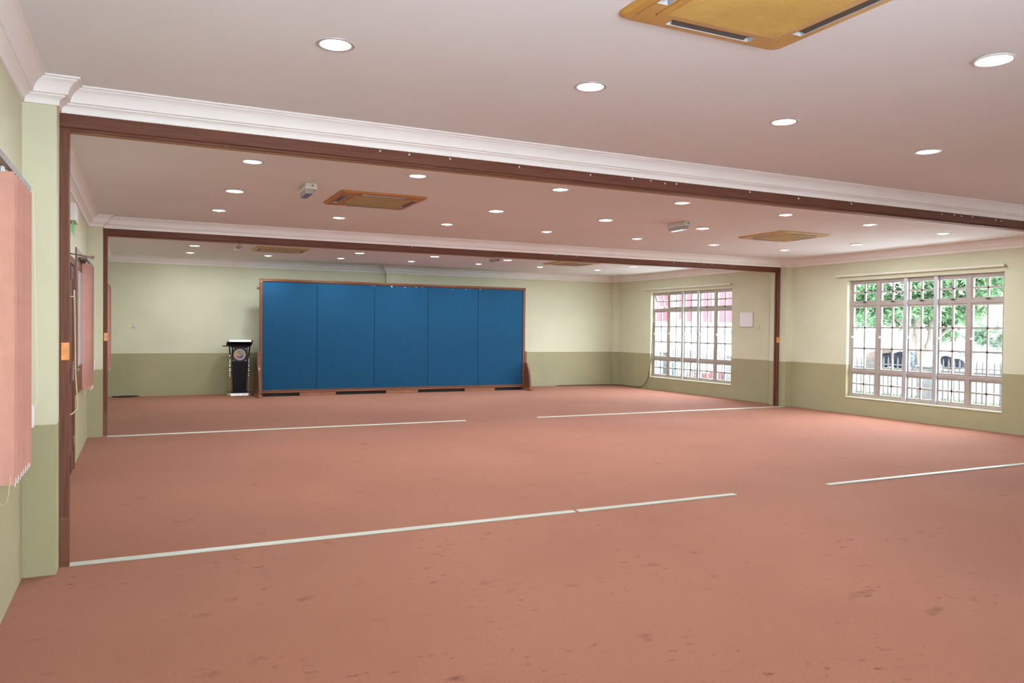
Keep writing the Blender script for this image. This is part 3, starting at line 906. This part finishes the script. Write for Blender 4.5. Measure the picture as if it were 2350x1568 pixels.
obj('emblem_arc', disc(0.082, -0.016, -0.013, a0=-10, a1=70, r_in=0.064), ec['orange'], pl)
obj('emblem_arc', disc(0.082, -0.016, -0.013, a0=205, a1=262, r_in=0.045), ec['red'], pl)
obj('emblem_arc', disc(0.082, -0.016, -0.013, a0=262, a1=335, r_in=0.040), ec['navy'], pl)
obj('emblem_shape', disc(0.058, -0.016, -0.013, a0=125, a1=230, r_in=0.022), ec['yellow'], pl)
obj('emblem_shape', disc(0.060, -0.016, -0.013, a0=10, a1=80, r_in=0.036), ec['yellow'], pl)
obj('emblem_shape', disc(0.060, -0.016, -0.013, a0=-40, a1=10, r_in=0.030), ec['green'], pl)
obj('emblem_figure', MB().prism([(-0.022, -0.05), (0.022, -0.05), (0.030, 0.0), (0.024, 0.045), (0.030, 0.072), (-0.026, 0.074), (-0.020, 0.04), (-0.030, 0.0)], 'y', -0.018, -0.013), ec['blue'], pl)
for sx in (-0.125, 0.125):
    for sz in (-0.13, 0.13):
        obj('screw', MB().lathe([(0.007, -0.010), (0.008, -0.006)], 10, (sx, 0, sz), 'y'), M['chrome'], pl)
for s in (-1, 1):
    xc = s * 0.190
    col = MB().lathe([(0.019, 0.05), (0.019, 0.40)], 14, (xc, -0.02, 0))
    co = obj('column', col, M['copper'], t, sm=True)
    prof = [(0.019, 0.40), (0.024, 0.405), (0.026, 0.42), (0.022, 0.435), (0.017, 0.45), (0.023, 0.465), (0.024, 0.475), (0.017, 0.49), (0.025, 0.505), (0.027, 0.53), (0.018, 0.555), (0.016, 0.59),
            (0.026, 0.605), (0.031, 0.625), (0.026, 0.65), (0.016, 0.665), (0.016, 0.69), (0.025, 0.70), (0.025, 0.715), (0.015, 0.73), (0.015, 0.82), (0.024, 0.835), (0.026, 0.855), (0.014, 0.875)]
    obj('turned_collar', MB().lathe(prof, 16, (xc, -0.02, 0)), M['chrome'], co, sm=True)
    obj('arm', MB().prism([(xc - 0.013, 0.87), (xc + 0.013, 0.87), (xc + 0.013 + s * 0.02, 1.10), (xc - 0.013 + s * 0.02, 1.10)], 'y', -0.035, -0.005), M['black'], t)
top = MB()
tp = [(-0.235, 1.065), (0.245, 1.115)]
out = rrect(0.268, 0.23, 0.05)
zt_ = lambda y: 1.105 + 0.10 * (-y) / 0.23 * 0.5
vsT = [(x, y, zt_(y)) for x, y in out] + [(x, y, zt_(y) + 0.046) for x, y in out]
n = len(out)
top.add(vsT, [tuple(range(n - 1, -1, -1)), tuple(range(n, 2 * n))] + [(i, (i + 1) % n, n + (i + 1) % n, n + i) for i in range(n)])
obj('reading_top', top, M['chrome'], t, bevel=0.006)
und = MB().add([(-0.245, -0.20, 1.128), (0.245, -0.20, 1.128), (0.24, 0.20, 1.055), (-0.24, 0.20, 1.055), (-0.155, -0.10, 1.075), (0.155, -0.10, 1.075), (0.155, 0.085, 1.035), (-0.155, 0.085, 1.035)],
               [(0, 3, 2, 1), (4, 5, 6, 7), (0, 1, 5, 4), (1, 2, 6, 5), (2, 3, 7, 6), (3, 0, 4, 7)])
obj('underside_tray', und, M['black'], t)
obj('side_shelf', MB().box(-0.335, -0.24, -0.02, 0.14, 1.052, 1.068), M['black'], t)

# ================================================================== VERTICAL BLINDS, left wall
def blind(label, y_first, n, pitch, z0, z1, rail_y0, rail_y1, width=0.090, cordbox=True, ang=0):
    t = thing('vertical_blind', label, 'blind', (0.0, y_first, 0.0), 0, 'salmon vertical blinds of the left wall')
    obj('head_rail', MB().prism([(0.028, z1 + 0.016), (0.030, z1 + 0.050), (0.092, z1 + 0.050), (0.094, z1 + 0.016), (0.074, z1 + 0.016), (0.074, z1 + 0.026), (0.048, z1 + 0.026), (0.048, z1 + 0.016)],
                                 'y', rail_y0 - y_first, rail_y1 - y_first), M['rail_dark'], t)
    for br in (rail_y0 + 0.1, rail_y1 - 0.12):
        obj('bracket', MB().box(0.0, 0.06, br - y_first, br - y_first + 0.03, z1 + 0.05, z1 + 0.056).box(0.0, 0.006, br - y_first, br - y_first + 0.03, z1 + 0.01, z1 + 0.056), M['winpale'], t)
    me = None
    rnd = random.Random(n)
    for i in range(n):
        if me is None:
            s = MB()
            k = 6
            for j in range(k):
                a0, a1 = j / k, (j + 1) / k
                f = lambda a: 0.006 * math.sin(a * PI)
                xa, xb = width * (a0 - .5), width * (a1 - .5)
                s.add([(xa, f(a0), 0), (xb, f(a1), 0), (xb, f(a1), z1 - z0), (xa, f(a0), z1 - z0),
                       (xa, f(a0) + .0012, 0), (xb, f(a1) + .0012, 0), (xb, f(a1) + .0012, z1 - z0), (xa, f(a0) + .0012, z1 - z0)],
                      [(0, 1, 2, 3), (7, 6, 5, 4), (0, 1, 5, 4), (2, 3, 7, 6)] + ([(3, 0, 4, 7)] if j == 0 else []) + ([(1, 2, 6, 5)] if j == k - 1 else []))
            # weight pocket along the hem
            s.box(-width / 2 + 0.004, width / 2 - 0.004, -0.001, 0.010, 0.0, 0.035)
            me = s.mesh('slat', M['pink'])
        so = obj('slat', me, None, t, loc=(0.066, i * pitch, z0), rot=(0, 0, math.radians(ang + rnd.uniform(-4, 4))))
        obj('carrier', MB().box(-0.008, 0.008, -0.004, 0.004, z1 - z0 - 0.004, z1 - z0 + 0.022), M['white'], so)
    # bottom bead chain in shallow loops from slat to slat
    ch = MB()
    pts = []
    for i in range(n - 1):
        for k in range(6):
            a = k / 6
            pts.append((0.061 + 0.045, (i + a) * pitch, z0 + 0.015 - 0.03 * math.sin(a * PI)))
    ch.tube(pts, 0.0022, 5)
    obj('bead_chain', ch, M['white'], t)
    lp = MB()
    q = [(0.10, -0.05, z0 + 0.05), (0.098, -0.07, z0 - 0.02), (0.09, -0.06, z0 - 0.06), (0.07, -0.045, z0 - 0.085), (0.05, -0.03, z0 - 0.06), (0.045, -0.02, z0), (0.045, -0.01, z0 + 0.04)]
    lp.tube(q, 0.0025, 6)
    obj('chain_loop', lp, M['cord'], t)
    if cordbox:
        ye = (n - 1) * pitch + 0.05
        cb = MB().box(0.085, 0.115, ye, ye + 0.03, z0 + 0.18, z0 + 0.30)
        obj('cord_weight', cb, M['white'], t, bevel=0.004)
        cc = MB().tube([(0.10, ye + 0.01, z1 + 0.02), (0.101, ye + 0.012, (z0 + z1) / 2), (0.10, ye + 0.015, z0 + 0.30)], 0.002, 5)
        cc.tube([(0.11, ye + 0.01, z1 + 0.02), (0.125, ye + 0.012, (z0 + z1) / 2), (0.130, ye + 0.015, z0 + 0.34), (0.122, ye + 0.015, z0 + 0.285), (0.112, ye + 0.015, z0 + 0.27)], 0.002, 5)
        obj('pull_cord', cc, M['white'], t)
    return t
blind('salmon vertical blind at the left edge of the foreground, slats drawn together', -1.36, 8, 0.088, 0.765, 2.185, -3.4, -0.60)
blind('salmon vertical blind beside the blue-glass window in the middle bay', 4.72, 8, 0.095, 0.74, 2.20, 4.4, 5.55)
blind('salmon vertical blind glimpsed through the farther opening in the far bay', 11.05, 8, 0.10, 0.64, 2.215, 10.4, 12.0, cordbox=False)

# pale cord hanging by the door
o = obj('hanging_cord', MB().tube([(0.085, 2.62, 1.75), (0.090, 2.62, 1.35), (0.092, 2.63, 1.05), (0.108, 2.64, 0.80), (0.105, 2.62, 0.72), (0.070, 2.58, 0.68), (0.045, 2.55, 0.675)], 0.006, 8)
        .tube([(0.0, 2.62, 1.75), (0.085, 2.62, 1.75)], 0.006, 6), M['cord'], sm=True)
tag(o, 'beige cord hanging in a curve beside the brown door', 'cord')

# ================================================================== WALL FITTINGS
for (a, b), lab in ((WIN_R[0], 'long cream curtain rail above the nearer gridded window'), (WIN_R[1], 'long cream curtain rail above the farther gridded window')):
    t = thing('curtain_rail', lab, 'curtain rail', (XR, a - 0.02, 2.545), 0, 'curtain rails above the right wall windows')
    ln = b - a + (0.24 if a < 5 else 0.24)
    obj('rail', MB().prism([(-0.075, -0.02), (-0.075, 0.012), (-0.045, 0.016), (-0.045, -0.02)], 'y', 0, ln), M['railw'], t, bevel=0.003)
    for k in range(4):
        yb_ = 0.03 + (ln - 0.08) * k / 3
        obj('bracket', MB().box(-0.06, 0.0, yb_, yb_ + 0.025, -0.002, 0.018), M['railw'], t)
    obj('end_cap', MB().box(-0.082, -0.038, -0.012, 0.0, -0.024, 0.018), M['railw'], t)

t = thing('notice_board', 'small blank white board on the right wall beside the farther window', 'notice board', (XR, 7.25, 1.60))
obj('board', MB().box(-0.018, 0, 0, 0.395, 0, 0.31), mat('white_notice_panel', (0.80, 0.78, 0.78), 0.5, var=0.03, scale=4), t, bevel=0.002)
obj('trim', MB().box(-0.021, -0.001, -0.004, 0.0, -0.004, 0.314).box(-0.021, -0.001, 0.395, 0.399, -0.004, 0.314).box(-0.021, -0.001, 0, 0.395, -0.004, 0.0).box(-0.021, -0.001, 0, 0.395, 0.31, 0.314), M['greybox'], t)

def switch(label, loc, face, m='wall_up'):
    t = thing('wall_switch', label, 'switch', loc, 0, 'wall switches')
    if face == 'x':
        obj('plate', MB().box(-0.010, 0, -0.045, 0.045, -0.045, 0.045), M[m], t, bevel=0.003)
        obj('rocker', MB().box(-0.015, -0.008, -0.016, 0.016, -0.024, 0.024), M[m], t, bevel=0.002)
    else:
        obj('plate', MB().box(-0.045, 0.045, -0.012, 0, -0.045, 0.045), M[m], t, bevel=0.003)
        obj('rocker', MB().box(-0.016, 0.016, -0.018, -0.010, -0.024, 0.024), M[m], t, bevel=0.002)
switch('small cream wall switch just right of the blank white board', (XR, 7.10, 1.585), 'x')
switch('small cream wall switch on the right wall left of the nearer window', (XR, 5.78, 1.575), 'x')
switch('shiny metal wall switch on the far wall above the olive paint', (0.53, YB, 1.48), 'y', 'greybox')

# black cable hanging from the far window to the floor, running to the corner
pts = [(XR + 0.05, 10.90, 1.70), (XR + 0.03, 10.91, 1.20), (XR + 0.01, 10.92, 0.80), (XR - 0.02, 10.95, 0.45), (XR - 0.035, 11.00, 0.24), (XR - 0.05, 11.09, 0.11), (XR - 0.07, 11.22, 0.03), (XR - 0.08, 11.38, 0.010),
       (XR - 0.06, 11.62, 0.010), (XR - 0.05, 11.90, 0.010), (XR - 0.06, 12.15, 0.010), (XR - 0.22, 12.31, 0.010), (XR - 0.45, 12.40, 0.010), (XR - 1.0, 12.44, 0.010), (XR - 1.9, 12.45, 0.010)]
fine = []
for i in range(len(pts) - 1):
    p0 = Vector(pts[max(i - 1, 0)]); p1 = Vector(pts[i]); p2 = Vector(pts[i + 1]); p3 = Vector(pts[min(i + 2, len(pts) - 1)])
    for k in range(5):
        u = k / 5
        fine.append(0.5 * ((2 * p1) + (p2 - p0) * u + (2 * p0 - 5 * p1 + 4 * p2 - p3) * u * u + (-p0 + 3 * p1 - 3 * p2 + p3) * u ** 3))
fine.append(Vector(pts[-1]))
o = obj('black_cable', MB().tube(fine, 0.008, 6), M['black_soft'], sm=True)
tag(o, 'black cable hanging from the farther window and trailing along the floor', 'cable')
pts = [(0.12, 12.42, 0.012), (0.25, 12.33, 0.012), (0.40, 12.30, 0.012), (0.52, 12.35, 0.012), (0.60, 12.42, 0.012), (0.52, 12.46, 0.012), (0.36, 12.40, 0.02), (0.22, 12.40, 0.012)]
o = obj('coiled_cable', MB().tube(pts, 0.012, 6), M['black_soft'], sm=True)
tag(o, 'dark loose cable lying on the carpet in the far left corner', 'cable')

# ================================================================== OUTDOORS
GZ = -0.25
g = MB().box(XR + 0.18, 140, -60, 120, GZ - 0.2, GZ)
struct(obj('ground_outside', g, M['conc']), 'pale concrete yard outside the windows')
rnd = random.Random(11)
gs = MB().box(15.6, 19.9, -6, 26, GZ, GZ + 0.012)
blades = []
for _ in range(9000):
    x, y = rnd.uniform(16.2, 19.9), rnd.uniform(3, 12)
    a, h = rnd.uniform(0, PI), rnd.uniform(0.04, 0.10)
    dx, dy = 0.012 * math.cos(a), 0.012 * math.sin(a)
    gs.add([(x - dx, y - dy, GZ), (x + dx, y + dy, GZ), (x + rnd.uniform(-.03, .03), y + rnd.uniform(-.03, .03), GZ + h)], [(0, 1, 2)])
o = obj('lawn_strip', gs, M['grass'])
tag(o, 'strip of green lawn along the outside fence', 'grass', kind='stuff')

# iron fence with concrete posts, parallel to the right wall
FX = 17.0
t = thing('iron_fence', 'dark iron picket fence outside both windows', 'fence', (FX, 3.0, GZ))
for z0, z1 in ((0.86, 0.91), (0.97, 0.995), (0.12, 0.15)):
    for a_, b_ in ((3.0, 6.37), (6.69, 12.89), (13.21, 16.34), (16.66, 19.4)):
        obj('rail', MB().box(-0.02, 0.02, a_ - 3.0, b_ - 3.0, z0, z1), M['iron'], t)
pk = MB().box(-0.013, 0.013, -0.013, 0.013, 0.02, 1.10).add([(-0.013, -0.013, 1.08), (0.013, -0.013, 1.08), (0.013, 0.013, 1.08), (-0.013, 0.013, 1.08), (0, 0, 1.20)], [(3, 2, 1, 0), (0, 1, 4), (1, 2, 4), (2, 3, 4), (3, 0, 4)]).mesh('picket', M['iron'])
for i in range(125):
    yy = 0.13 * i
    if any(abs(yy + 3.0 - c) < 0.22 for c in (6.53, 13.05, 16.5)):
        continue
    obj('picket', pk, None, t, loc=(0, yy, 0))
for c, lab in ((6.53, 'stained concrete fence post seen through the nearer window'), (13.05, 'concrete fence post at the right edge of the farther window'), (16.5, 'concrete fence post at the left of the farther window')):
    m = MB().box(-0.14, 0.14, -0.15, 0.15, 0, 0.96).box(-0.165, 0.165, -0.175, 0.175, 0.96, 1.0)
    o = obj('concrete_post', m, M['post'], loc=(FX, c, GZ), bevel=0.008)
    tag(o, lab, 'post', 'concrete fence posts')
t = thing('metal_gate_panel', 'pale blue painted metal panel beside the farther fence post', 'gate', (FX + 0.06, 15.88, GZ))
obj('sheet', MB().box(0, 0.02, 0, 0.42, 0.03, 0.62), M['palegate'], t)
obj('frame', MB().box(-0.01, 0.03, -0.02, 0.02, 0, 0.66).box(-0.01, 0.03, 0.40, 0.44, 0, 0.66).box(-0.01, 0.03, 0.02, 0.40, 0.60, 0.65), M['palegate'], t)

# crates and red flowers just behind the fence
def crate(label, loc, sx, sy, sz, m):
    t = thing('plastic_crate', label, 'crate', loc, 0.1, 'plastic crates behind the fence')
    mb = MB()
    mb.box(-sx, sx, -sy, sy, 0, 0.02)
    for z0, z1 in ((0.02, sz * 0.45), (sz * 0.55, sz)):
        mb.box(-sx, -sx + .02, -sy, sy, z0, z1).box(sx - .02, sx, -sy, sy, z0, z1).box(-sx, sx, -sy, -sy + .02, z0, z1).box(-sx, sx, sy - .02, sy, z0, z1)
    for sgx in (-1, 1):
        for sgy in (-1, 1):
            mb.box(sgx * sx - .015, sgx * sx + .015, sgy * sy - .015, sgy * sy + .015, 0, sz)
    obj('shell', mb, m, t)
    obj('rim', MB().box(-sx - .02, sx + .02, -sy - .02, -sy, sz - .03, sz).box(-sx - .02, sx + .02, sy, sy + .02, sz - .03, sz).box(-sx - .02, -sx, -sy, sy, sz - .03, sz).box(sx, sx + .02, -sy, sy, sz - .03, sz), m, t)
crate('red plastic crate behind the fence, seen low in the farther window', (17.55, 14.22, GZ), 0.20, 0.26, 0.42, M['red_pl'])
crate('red plastic crate left of the other red one behind the fence', (17.55, 14.95, GZ), 0.20, 0.22, 0.34, M['red_pl'])
crate('blue plastic crate at the lower right of the farther window', (17.5, 13.62, GZ), 0.18, 0.16, 0.40, M['blue_pl'])
o = obj('yellow_marker', MB().box(-0.04, 0.04, -0.05, 0.05, 0.0, 0.42).box(-0.06, 0.06, -0.07, 0.07, 0.0, 0.04), M['yellow_pl'], loc=(17.35, 13.32, GZ), bevel=0.006)
tag(o, 'small yellow marker at the lower right corner of the farther window', 'marker')

def leaves(mb, centre, rad, n, size, rnd, flat=1.0):
    for _ in range(n):
        while True:
            p = Vector((rnd.uniform(-1, 1), rnd.uniform(-1, 1), rnd.uniform(-1, 1)))
            if p.length <= 1: break
        p = Vector((centre[0] + p.x * rad[0], centre[1] + p.y * rad[1], centre[2] + p.z * rad[2]))
        d = Vector((rnd.gauss(0, 1), rnd.gauss(0, 1), rnd.gauss(0, 0.6) - 0.3)).normalized()
        s = d.cross(Vector((rnd.gauss(0, 1), rnd.gauss(0, 1), rnd.gauss(0, 1)))).normalized()
        L_ = size * rnd.uniform(0.7, 1.3)
        mb.add([p, p + d * L_ * .45 + s * L_ * .16, p + d * L_, p + d * L_ * .45 - s * L_ * .16], [(0, 1, 2, 3)])
t = thing('flower_bush', 'red flowering bush behind the fence in the farther window', 'bush', (17.7, 15.72, GZ))
rnd = random.Random(5)
mb = MB(); leaves(mb, (0, 0, 0.22), (0.22, 0.35, 0.20), 260, 0.09, rnd)
fo = obj('foliage', mb, M['leaf2'], t); fo['kind'] = 'stuff'
mb = MB(); leaves(mb, (0, 0, 0.26), (0.24, 0.37, 0.22), 220, 0.08, rnd)
fo = obj('blossom', mb, M['flower'], t); fo['kind'] = 'stuff'
obj('stem', MB().tube([(0, 0, 0), (0.02, 0.03, 0.25)], 0.02, 6).tube([(0, 0.05, 0), (-0.02, 0.16, 0.25)], 0.016, 6), M['bark'], t)

def tree(label, base, stems, clumps, seed, leafmat, size=0.30, dens=150):
    t = thing('tree', label, 'tree', (base[0], base[1], GZ), 0, 'trees outside the nearer window')
    rnd = random.Random(seed)
    tr = MB()
    for pts, r0, r1 in stems:
        n = len(pts)
        tr.tube(pts, [r0 + (r1 - r0) * i / (n - 1) for i in range(n)], 10)
    obj('trunk', tr, M['bark'], t, sm=True)
    lm = MB()
    for (c, r) in clumps:
        leaves(lm, c, r, int(dens * r[0] * r[2] * 1.1) + 20, size, rnd)
    fo = obj('foliage', lm, leafmat, t); fo['kind'] = 'stuff'
    return t
# local axes for spreading things across the view: u = along the picture, v = away from the room
U = Vector((0.90, -0.43, 0)); V = Vector((0.43, 0.90, 0))
rnd = random.Random(21)
base = Vector((34.9, 20.1, 0))
def uv(u, v, z):
    p = U * u + V * v
    return (p.x, p.y, z)
stems = [([uv(0, 0, -0.1), uv(0.05, 0, 0.5), uv(0.0, 0, 1.2), uv(-0.15, 0, 2.0), uv(-0.05, 0.2, 3.2), uv(0.1, 0.2, 4.6)], 0.30, 0.09),
         ([uv(0.15, 0, 0.5), uv(0.45, -0.1, 1.3), uv(0.55, -0.1, 2.3), uv(0.9, -0.1, 3.6)], 0.20, 0.07),
         ([uv(0.0, 0, 1.1), uv(-0.6, 0.1, 2.0), uv(-1.5, 0.2, 2.9), uv(-2.6, 0.1, 3.6)], 0.12, 0.05),
         ([uv(0.5, 0, 1.2), uv(1.4, 0.1, 1.9), uv(2.6, 0.1, 2.7), uv(3.6, 0, 3.3)], 0.11, 0.04)]
clumps = []
for _ in range(240):
    u = rnd.uniform(-4.4, 5.2)
    zlo = 2.15 + 0.25 * abs(math.sin(u * 1.7)) - (0.55 if 0.9 < u < 2.8 else 0) + (0.1 if u < -1.8 else 0)
    z = rnd.uniform(zlo, 5.9 - 0.03 * u * u)
    if u > 2.5 and 1.9 < z < 3.9:
        continue
    clumps.append((uv(u, rnd.uniform(-1.8, 1.8), z), (rnd.uniform(.35, .75), rnd.uniform(.35, .7), rnd.uniform(.2, .42))))
tree('large green tree with forked trunk seen through the nearer window', base, stems, clumps, 3, M['leaf'], 0.30, 680)
b2 = Vector((43.3, 21.6, 0))
tree('slender tree at the right of the nearer window', b2, [([uv(0, 0, -0.1), uv(0.06, 0, 1.4), uv(-0.02, 0, 2.8), uv(0.1, 0, 4.4)], 0.11, 0.05)],
     [(uv(rnd.uniform(-1.5, 1.2), rnd.uniform(-.6, .6), rnd.choice((rnd.uniform(1.3, 2.1), rnd.uniform(4.0, 5.2)))), (rnd.uniform(.3, .6), .4, rnd.uniform(.2, .4))) for _ in range(30)], 8, M['leaf2'], 0.30, 330)
b3 = Vector((38.5, 29.0, 0))
tree('dull green tree at the left of the nearer window', b3, [([uv(0, 0, -0.1), uv(0.1, 0, 1.6), uv(-0.3, 0, 3.2), uv(-0.2, 0, 5.0)], 0.14, 0.05), ([uv(0.05, 0, 1.2), uv(0.9, 0, 2.3), uv(1.8, 0, 2.9)], 0.08, 0.03)],
     [(uv(rnd.uniform(-1.6, 2.4), rnd.uniform(-.8, .8), rnd.uniform(2.6, 6.4)), (rnd.uniform(.35, .7), .5, rnd.uniform(.25, .45))) for _ in range(44)], 9, M['leaf2'], 0.34, 460)

# dark heaps by the tree
def heap(label, base, lumps, parts):
    t = thing('covered_heap', label, 'heap', (base[0], base[1], GZ), 0, 'dark heaps beside the tree')
    for (nm, m, seed) in parts:
        rnd = random.Random(seed)
        bm = bmesh.new()
        for (c, r) in lumps[nm]:
            ret = bmesh.ops.create_icosphere(bm, subdivisions=2, radius=1.0)
            for v in ret['verts']:
                v.co = Vector((c[0] + v.co.x * r[0], c[1] + v.co.y * r[1], max(0.0, c[2] + v.co.z * r[2]))) + Vector((rnd.uniform(-.06, .06), rnd.uniform(-.06, .06), rnd.uniform(0, .06)))
        me = bpy.data.meshes.new(nm); bm.to_mesh(me); bm.free(); me.materials.append(m)
        obj(nm, me, None, t)
heap('large dark heap of covered goods left of the tree trunk', (33.55, 20.75), {'cover': [(uv(-0.1, 0, .42), (.62, .5, .42)), (uv(0.55, 0, .38), (.5, .45, .45))],
     'sacks': [(uv(-0.75, 0, .35), (.42, .4, .50)), (uv(-0.2, 0, .80), (.45, .35, .14))], 'cloth': [(uv(1.02, 0, .45), (.16, .3, .42))]},
     [('cover', M['heap'], 1), ('sacks', M['heapb'], 2), ('cloth', M['blue_pl'], 3)])
heap('small dark heap right of the tree trunk', (36.2, 19.2), {'cover': [(uv(0, 0, .2), (.65, .4, .32)), (uv(-0.35, 0, .35), (.3, .3, .32))]}, [('cover', M['heap'], 4)])

# red and white building facing the far window
SC = 60.5 / 40.5
def bx_(x): return 0.623 + (x - 0.623) * SC
def bz_(z): return 1.5 + (z - 1.5) * SC
t = thing('red_building', 'red and white building with cream columns beyond the farther window', 'building', (0, 55, GZ))
o_ = -GZ
X0, X1 = bx_(24), bx_(43)
obj('wall', MB().box(X0, X1, 0, 8, 0, bz_(2.07) + o_), M['white_wall'], t)
obj('upper_wall', MB().box(X0, X1, -0.05, 8, bz_(2.07) + o_, bz_(5.2) + o_), M['red_wall'], t)
for a, b in ((31.10, 31.66), (36.9, 37.4), (26.0, 26.5)):
    obj('column', MB().box(bx_(a), bx_(b), -0.45, -0.05, 0, bz_(5.2) + o_), M['cream_col'], t)
for a, b in ((32.85, 33.75), (34.55, 35.10), (28.2, 29.0), (38.2, 39.0)):
    wn_ = obj('window', MB().box(bx_(a), bx_(b), -0.14, -0.05, bz_(2.12) + o_, bz_(4.1) + o_), M['white_wall'], t)
    mid = (bx_(a) + bx_(b)) / 2
    for p, q in ((bx_(a) + .06, mid - .04), (mid + .04, bx_(b) - .06)):
        for r_, s_ in ((2.16, 2.72), (2.78, 3.36), (3.42, 4.06)):
            obj('pane', MB().box(p, q, -0.17, -0.14, bz_(r_) + o_, bz_(s_) + o_), M['dark_glass'], wn_)
for a, b in ((29.95, 30.95), (32.75, 33.95), (35.35, 36.6), (27.2, 28.3)):
    wn_ = obj('window', MB().box(bx_(a), bx_(b), -0.05, 0.0, bz_(1.22) + o_, bz_(1.62) + o_), M['white_wall'], t)
    n_ = 4
    for k in range(n_):
        p = bx_(a) + (bx_(b) - bx_(a)) * k / n_ + .05; q = bx_(a) + (bx_(b) - bx_(a)) * (k + 1) / n_ - .05
        obj('pane', MB().box(p, q, -0.08, -0.05, bz_(1.27) + o_, bz_(1.58) + o_), M['dark_glass'], wn_)
    gr = MB()
    for k in range(13):
        p = bx_(a) + (bx_(b) - bx_(a)) * k / 12
        gr.box(p - .012, p + .012, -0.16, -0.13, bz_(1.20) + o_, bz_(1.64) + o_)
    gr.box(bx_(a), bx_(b), -0.16, -0.13, bz_(1.36) + o_, bz_(1.38) + o_)
    obj('window_grille', gr, M['palegate'], wn_)
obj('roof', MB().prism([(-1.0, bz_(5.2) + o_), (9, bz_(5.2) + o_), (4, bz_(7.0) + o_)], 'x', X0 - .5, X1 + .5), M['grey_roof'], t)
t = thing('outdoor_air_conditioner', 'white outdoor air conditioner unit on the red building', 'air conditioner', (bx_(31.84), 54.35, bz_(1.78)))
obj('case', MB().box(-0.42, 0.42, -0.16, 0.16, 0.0, 0.66), M['white_wall'], t, bevel=0.02)
obj('fan_grille', MB().lathe([(0.24, -0.165), (0.24, -0.185), (0.20, -0.19), (0.18, -0.17), (0.05, -0.19), (0.01, -0.19)], 20, (0.06, 0, 0.33), 'y'), M['ac_grey'], t)
obj('bracket', MB().box(-0.36, -0.30, -0.16, 0.42, -0.06, 0.0).box(0.30, 0.36, -0.16, 0.42, -0.06, 0.0), M['iron'], t)

# white houses beyond the tree
def house(name, label, origin, ux, length, depth, eave, ridge, roofmat, windows, overhang=0.5, fascia=0.0, door=None):
    """front runs along direction angle ux from origin"""
    t = thing(name, label, 'house', (origin[0], origin[1], GZ), ux, 'houses beyond the tree')
    obj('wall', MB().box(0, length, 0, depth, 0, eave), M['white_wall'], t)
    r = MB().prism([(-overhang, eave - 0.02), (depth + overhang, eave - 0.02), (depth / 2, ridge)], 'x', -overhang, length + overhang)
    ro = obj('roof', r, roofmat, t)
    if fascia:
        obj('fascia', MB().box(-overhang, length + overhang, -overhang - 0.04, -overhang, eave - fascia, eave + 0.02), M['white_wall'], ro)
    for x, z, w_, h_ in windows:
        wo = obj('window', MB().box(x, x + w_, -0.06, 0, z, z + h_), M['white_wall'], t)
        for k in range(2):
            obj('pane', MB().box(x + .04 + k * w_ / 2, x + w_ / 2 - .03 + k * w_ / 2, -0.08, -0.06, z + .04, z + h_ - .04), M['dark_glass'], wo)
    return t
ang = math.atan2(-0.43, 0.90)
house('white_house', 'low white house with grey roof behind the dark heap', (43.4, 35.0), ang, 9.5, 6, 1.10, 1.75, M['grey_roof'], [(7.2, 0.3, 0.9, 0.6)], 0.35)
house('white_house', 'white house with red roof at the right of the nearer window', (44.6, 26.0), math.atan2(-0.47, 0.88), 7.5, 6, 2.72, 4.3, M['red_roof'], [(1.05, 0.02 + 0.28, 0.60, 0.42), (3.0, 0.4, 0.9, 0.9)], 0.45, 0.22)
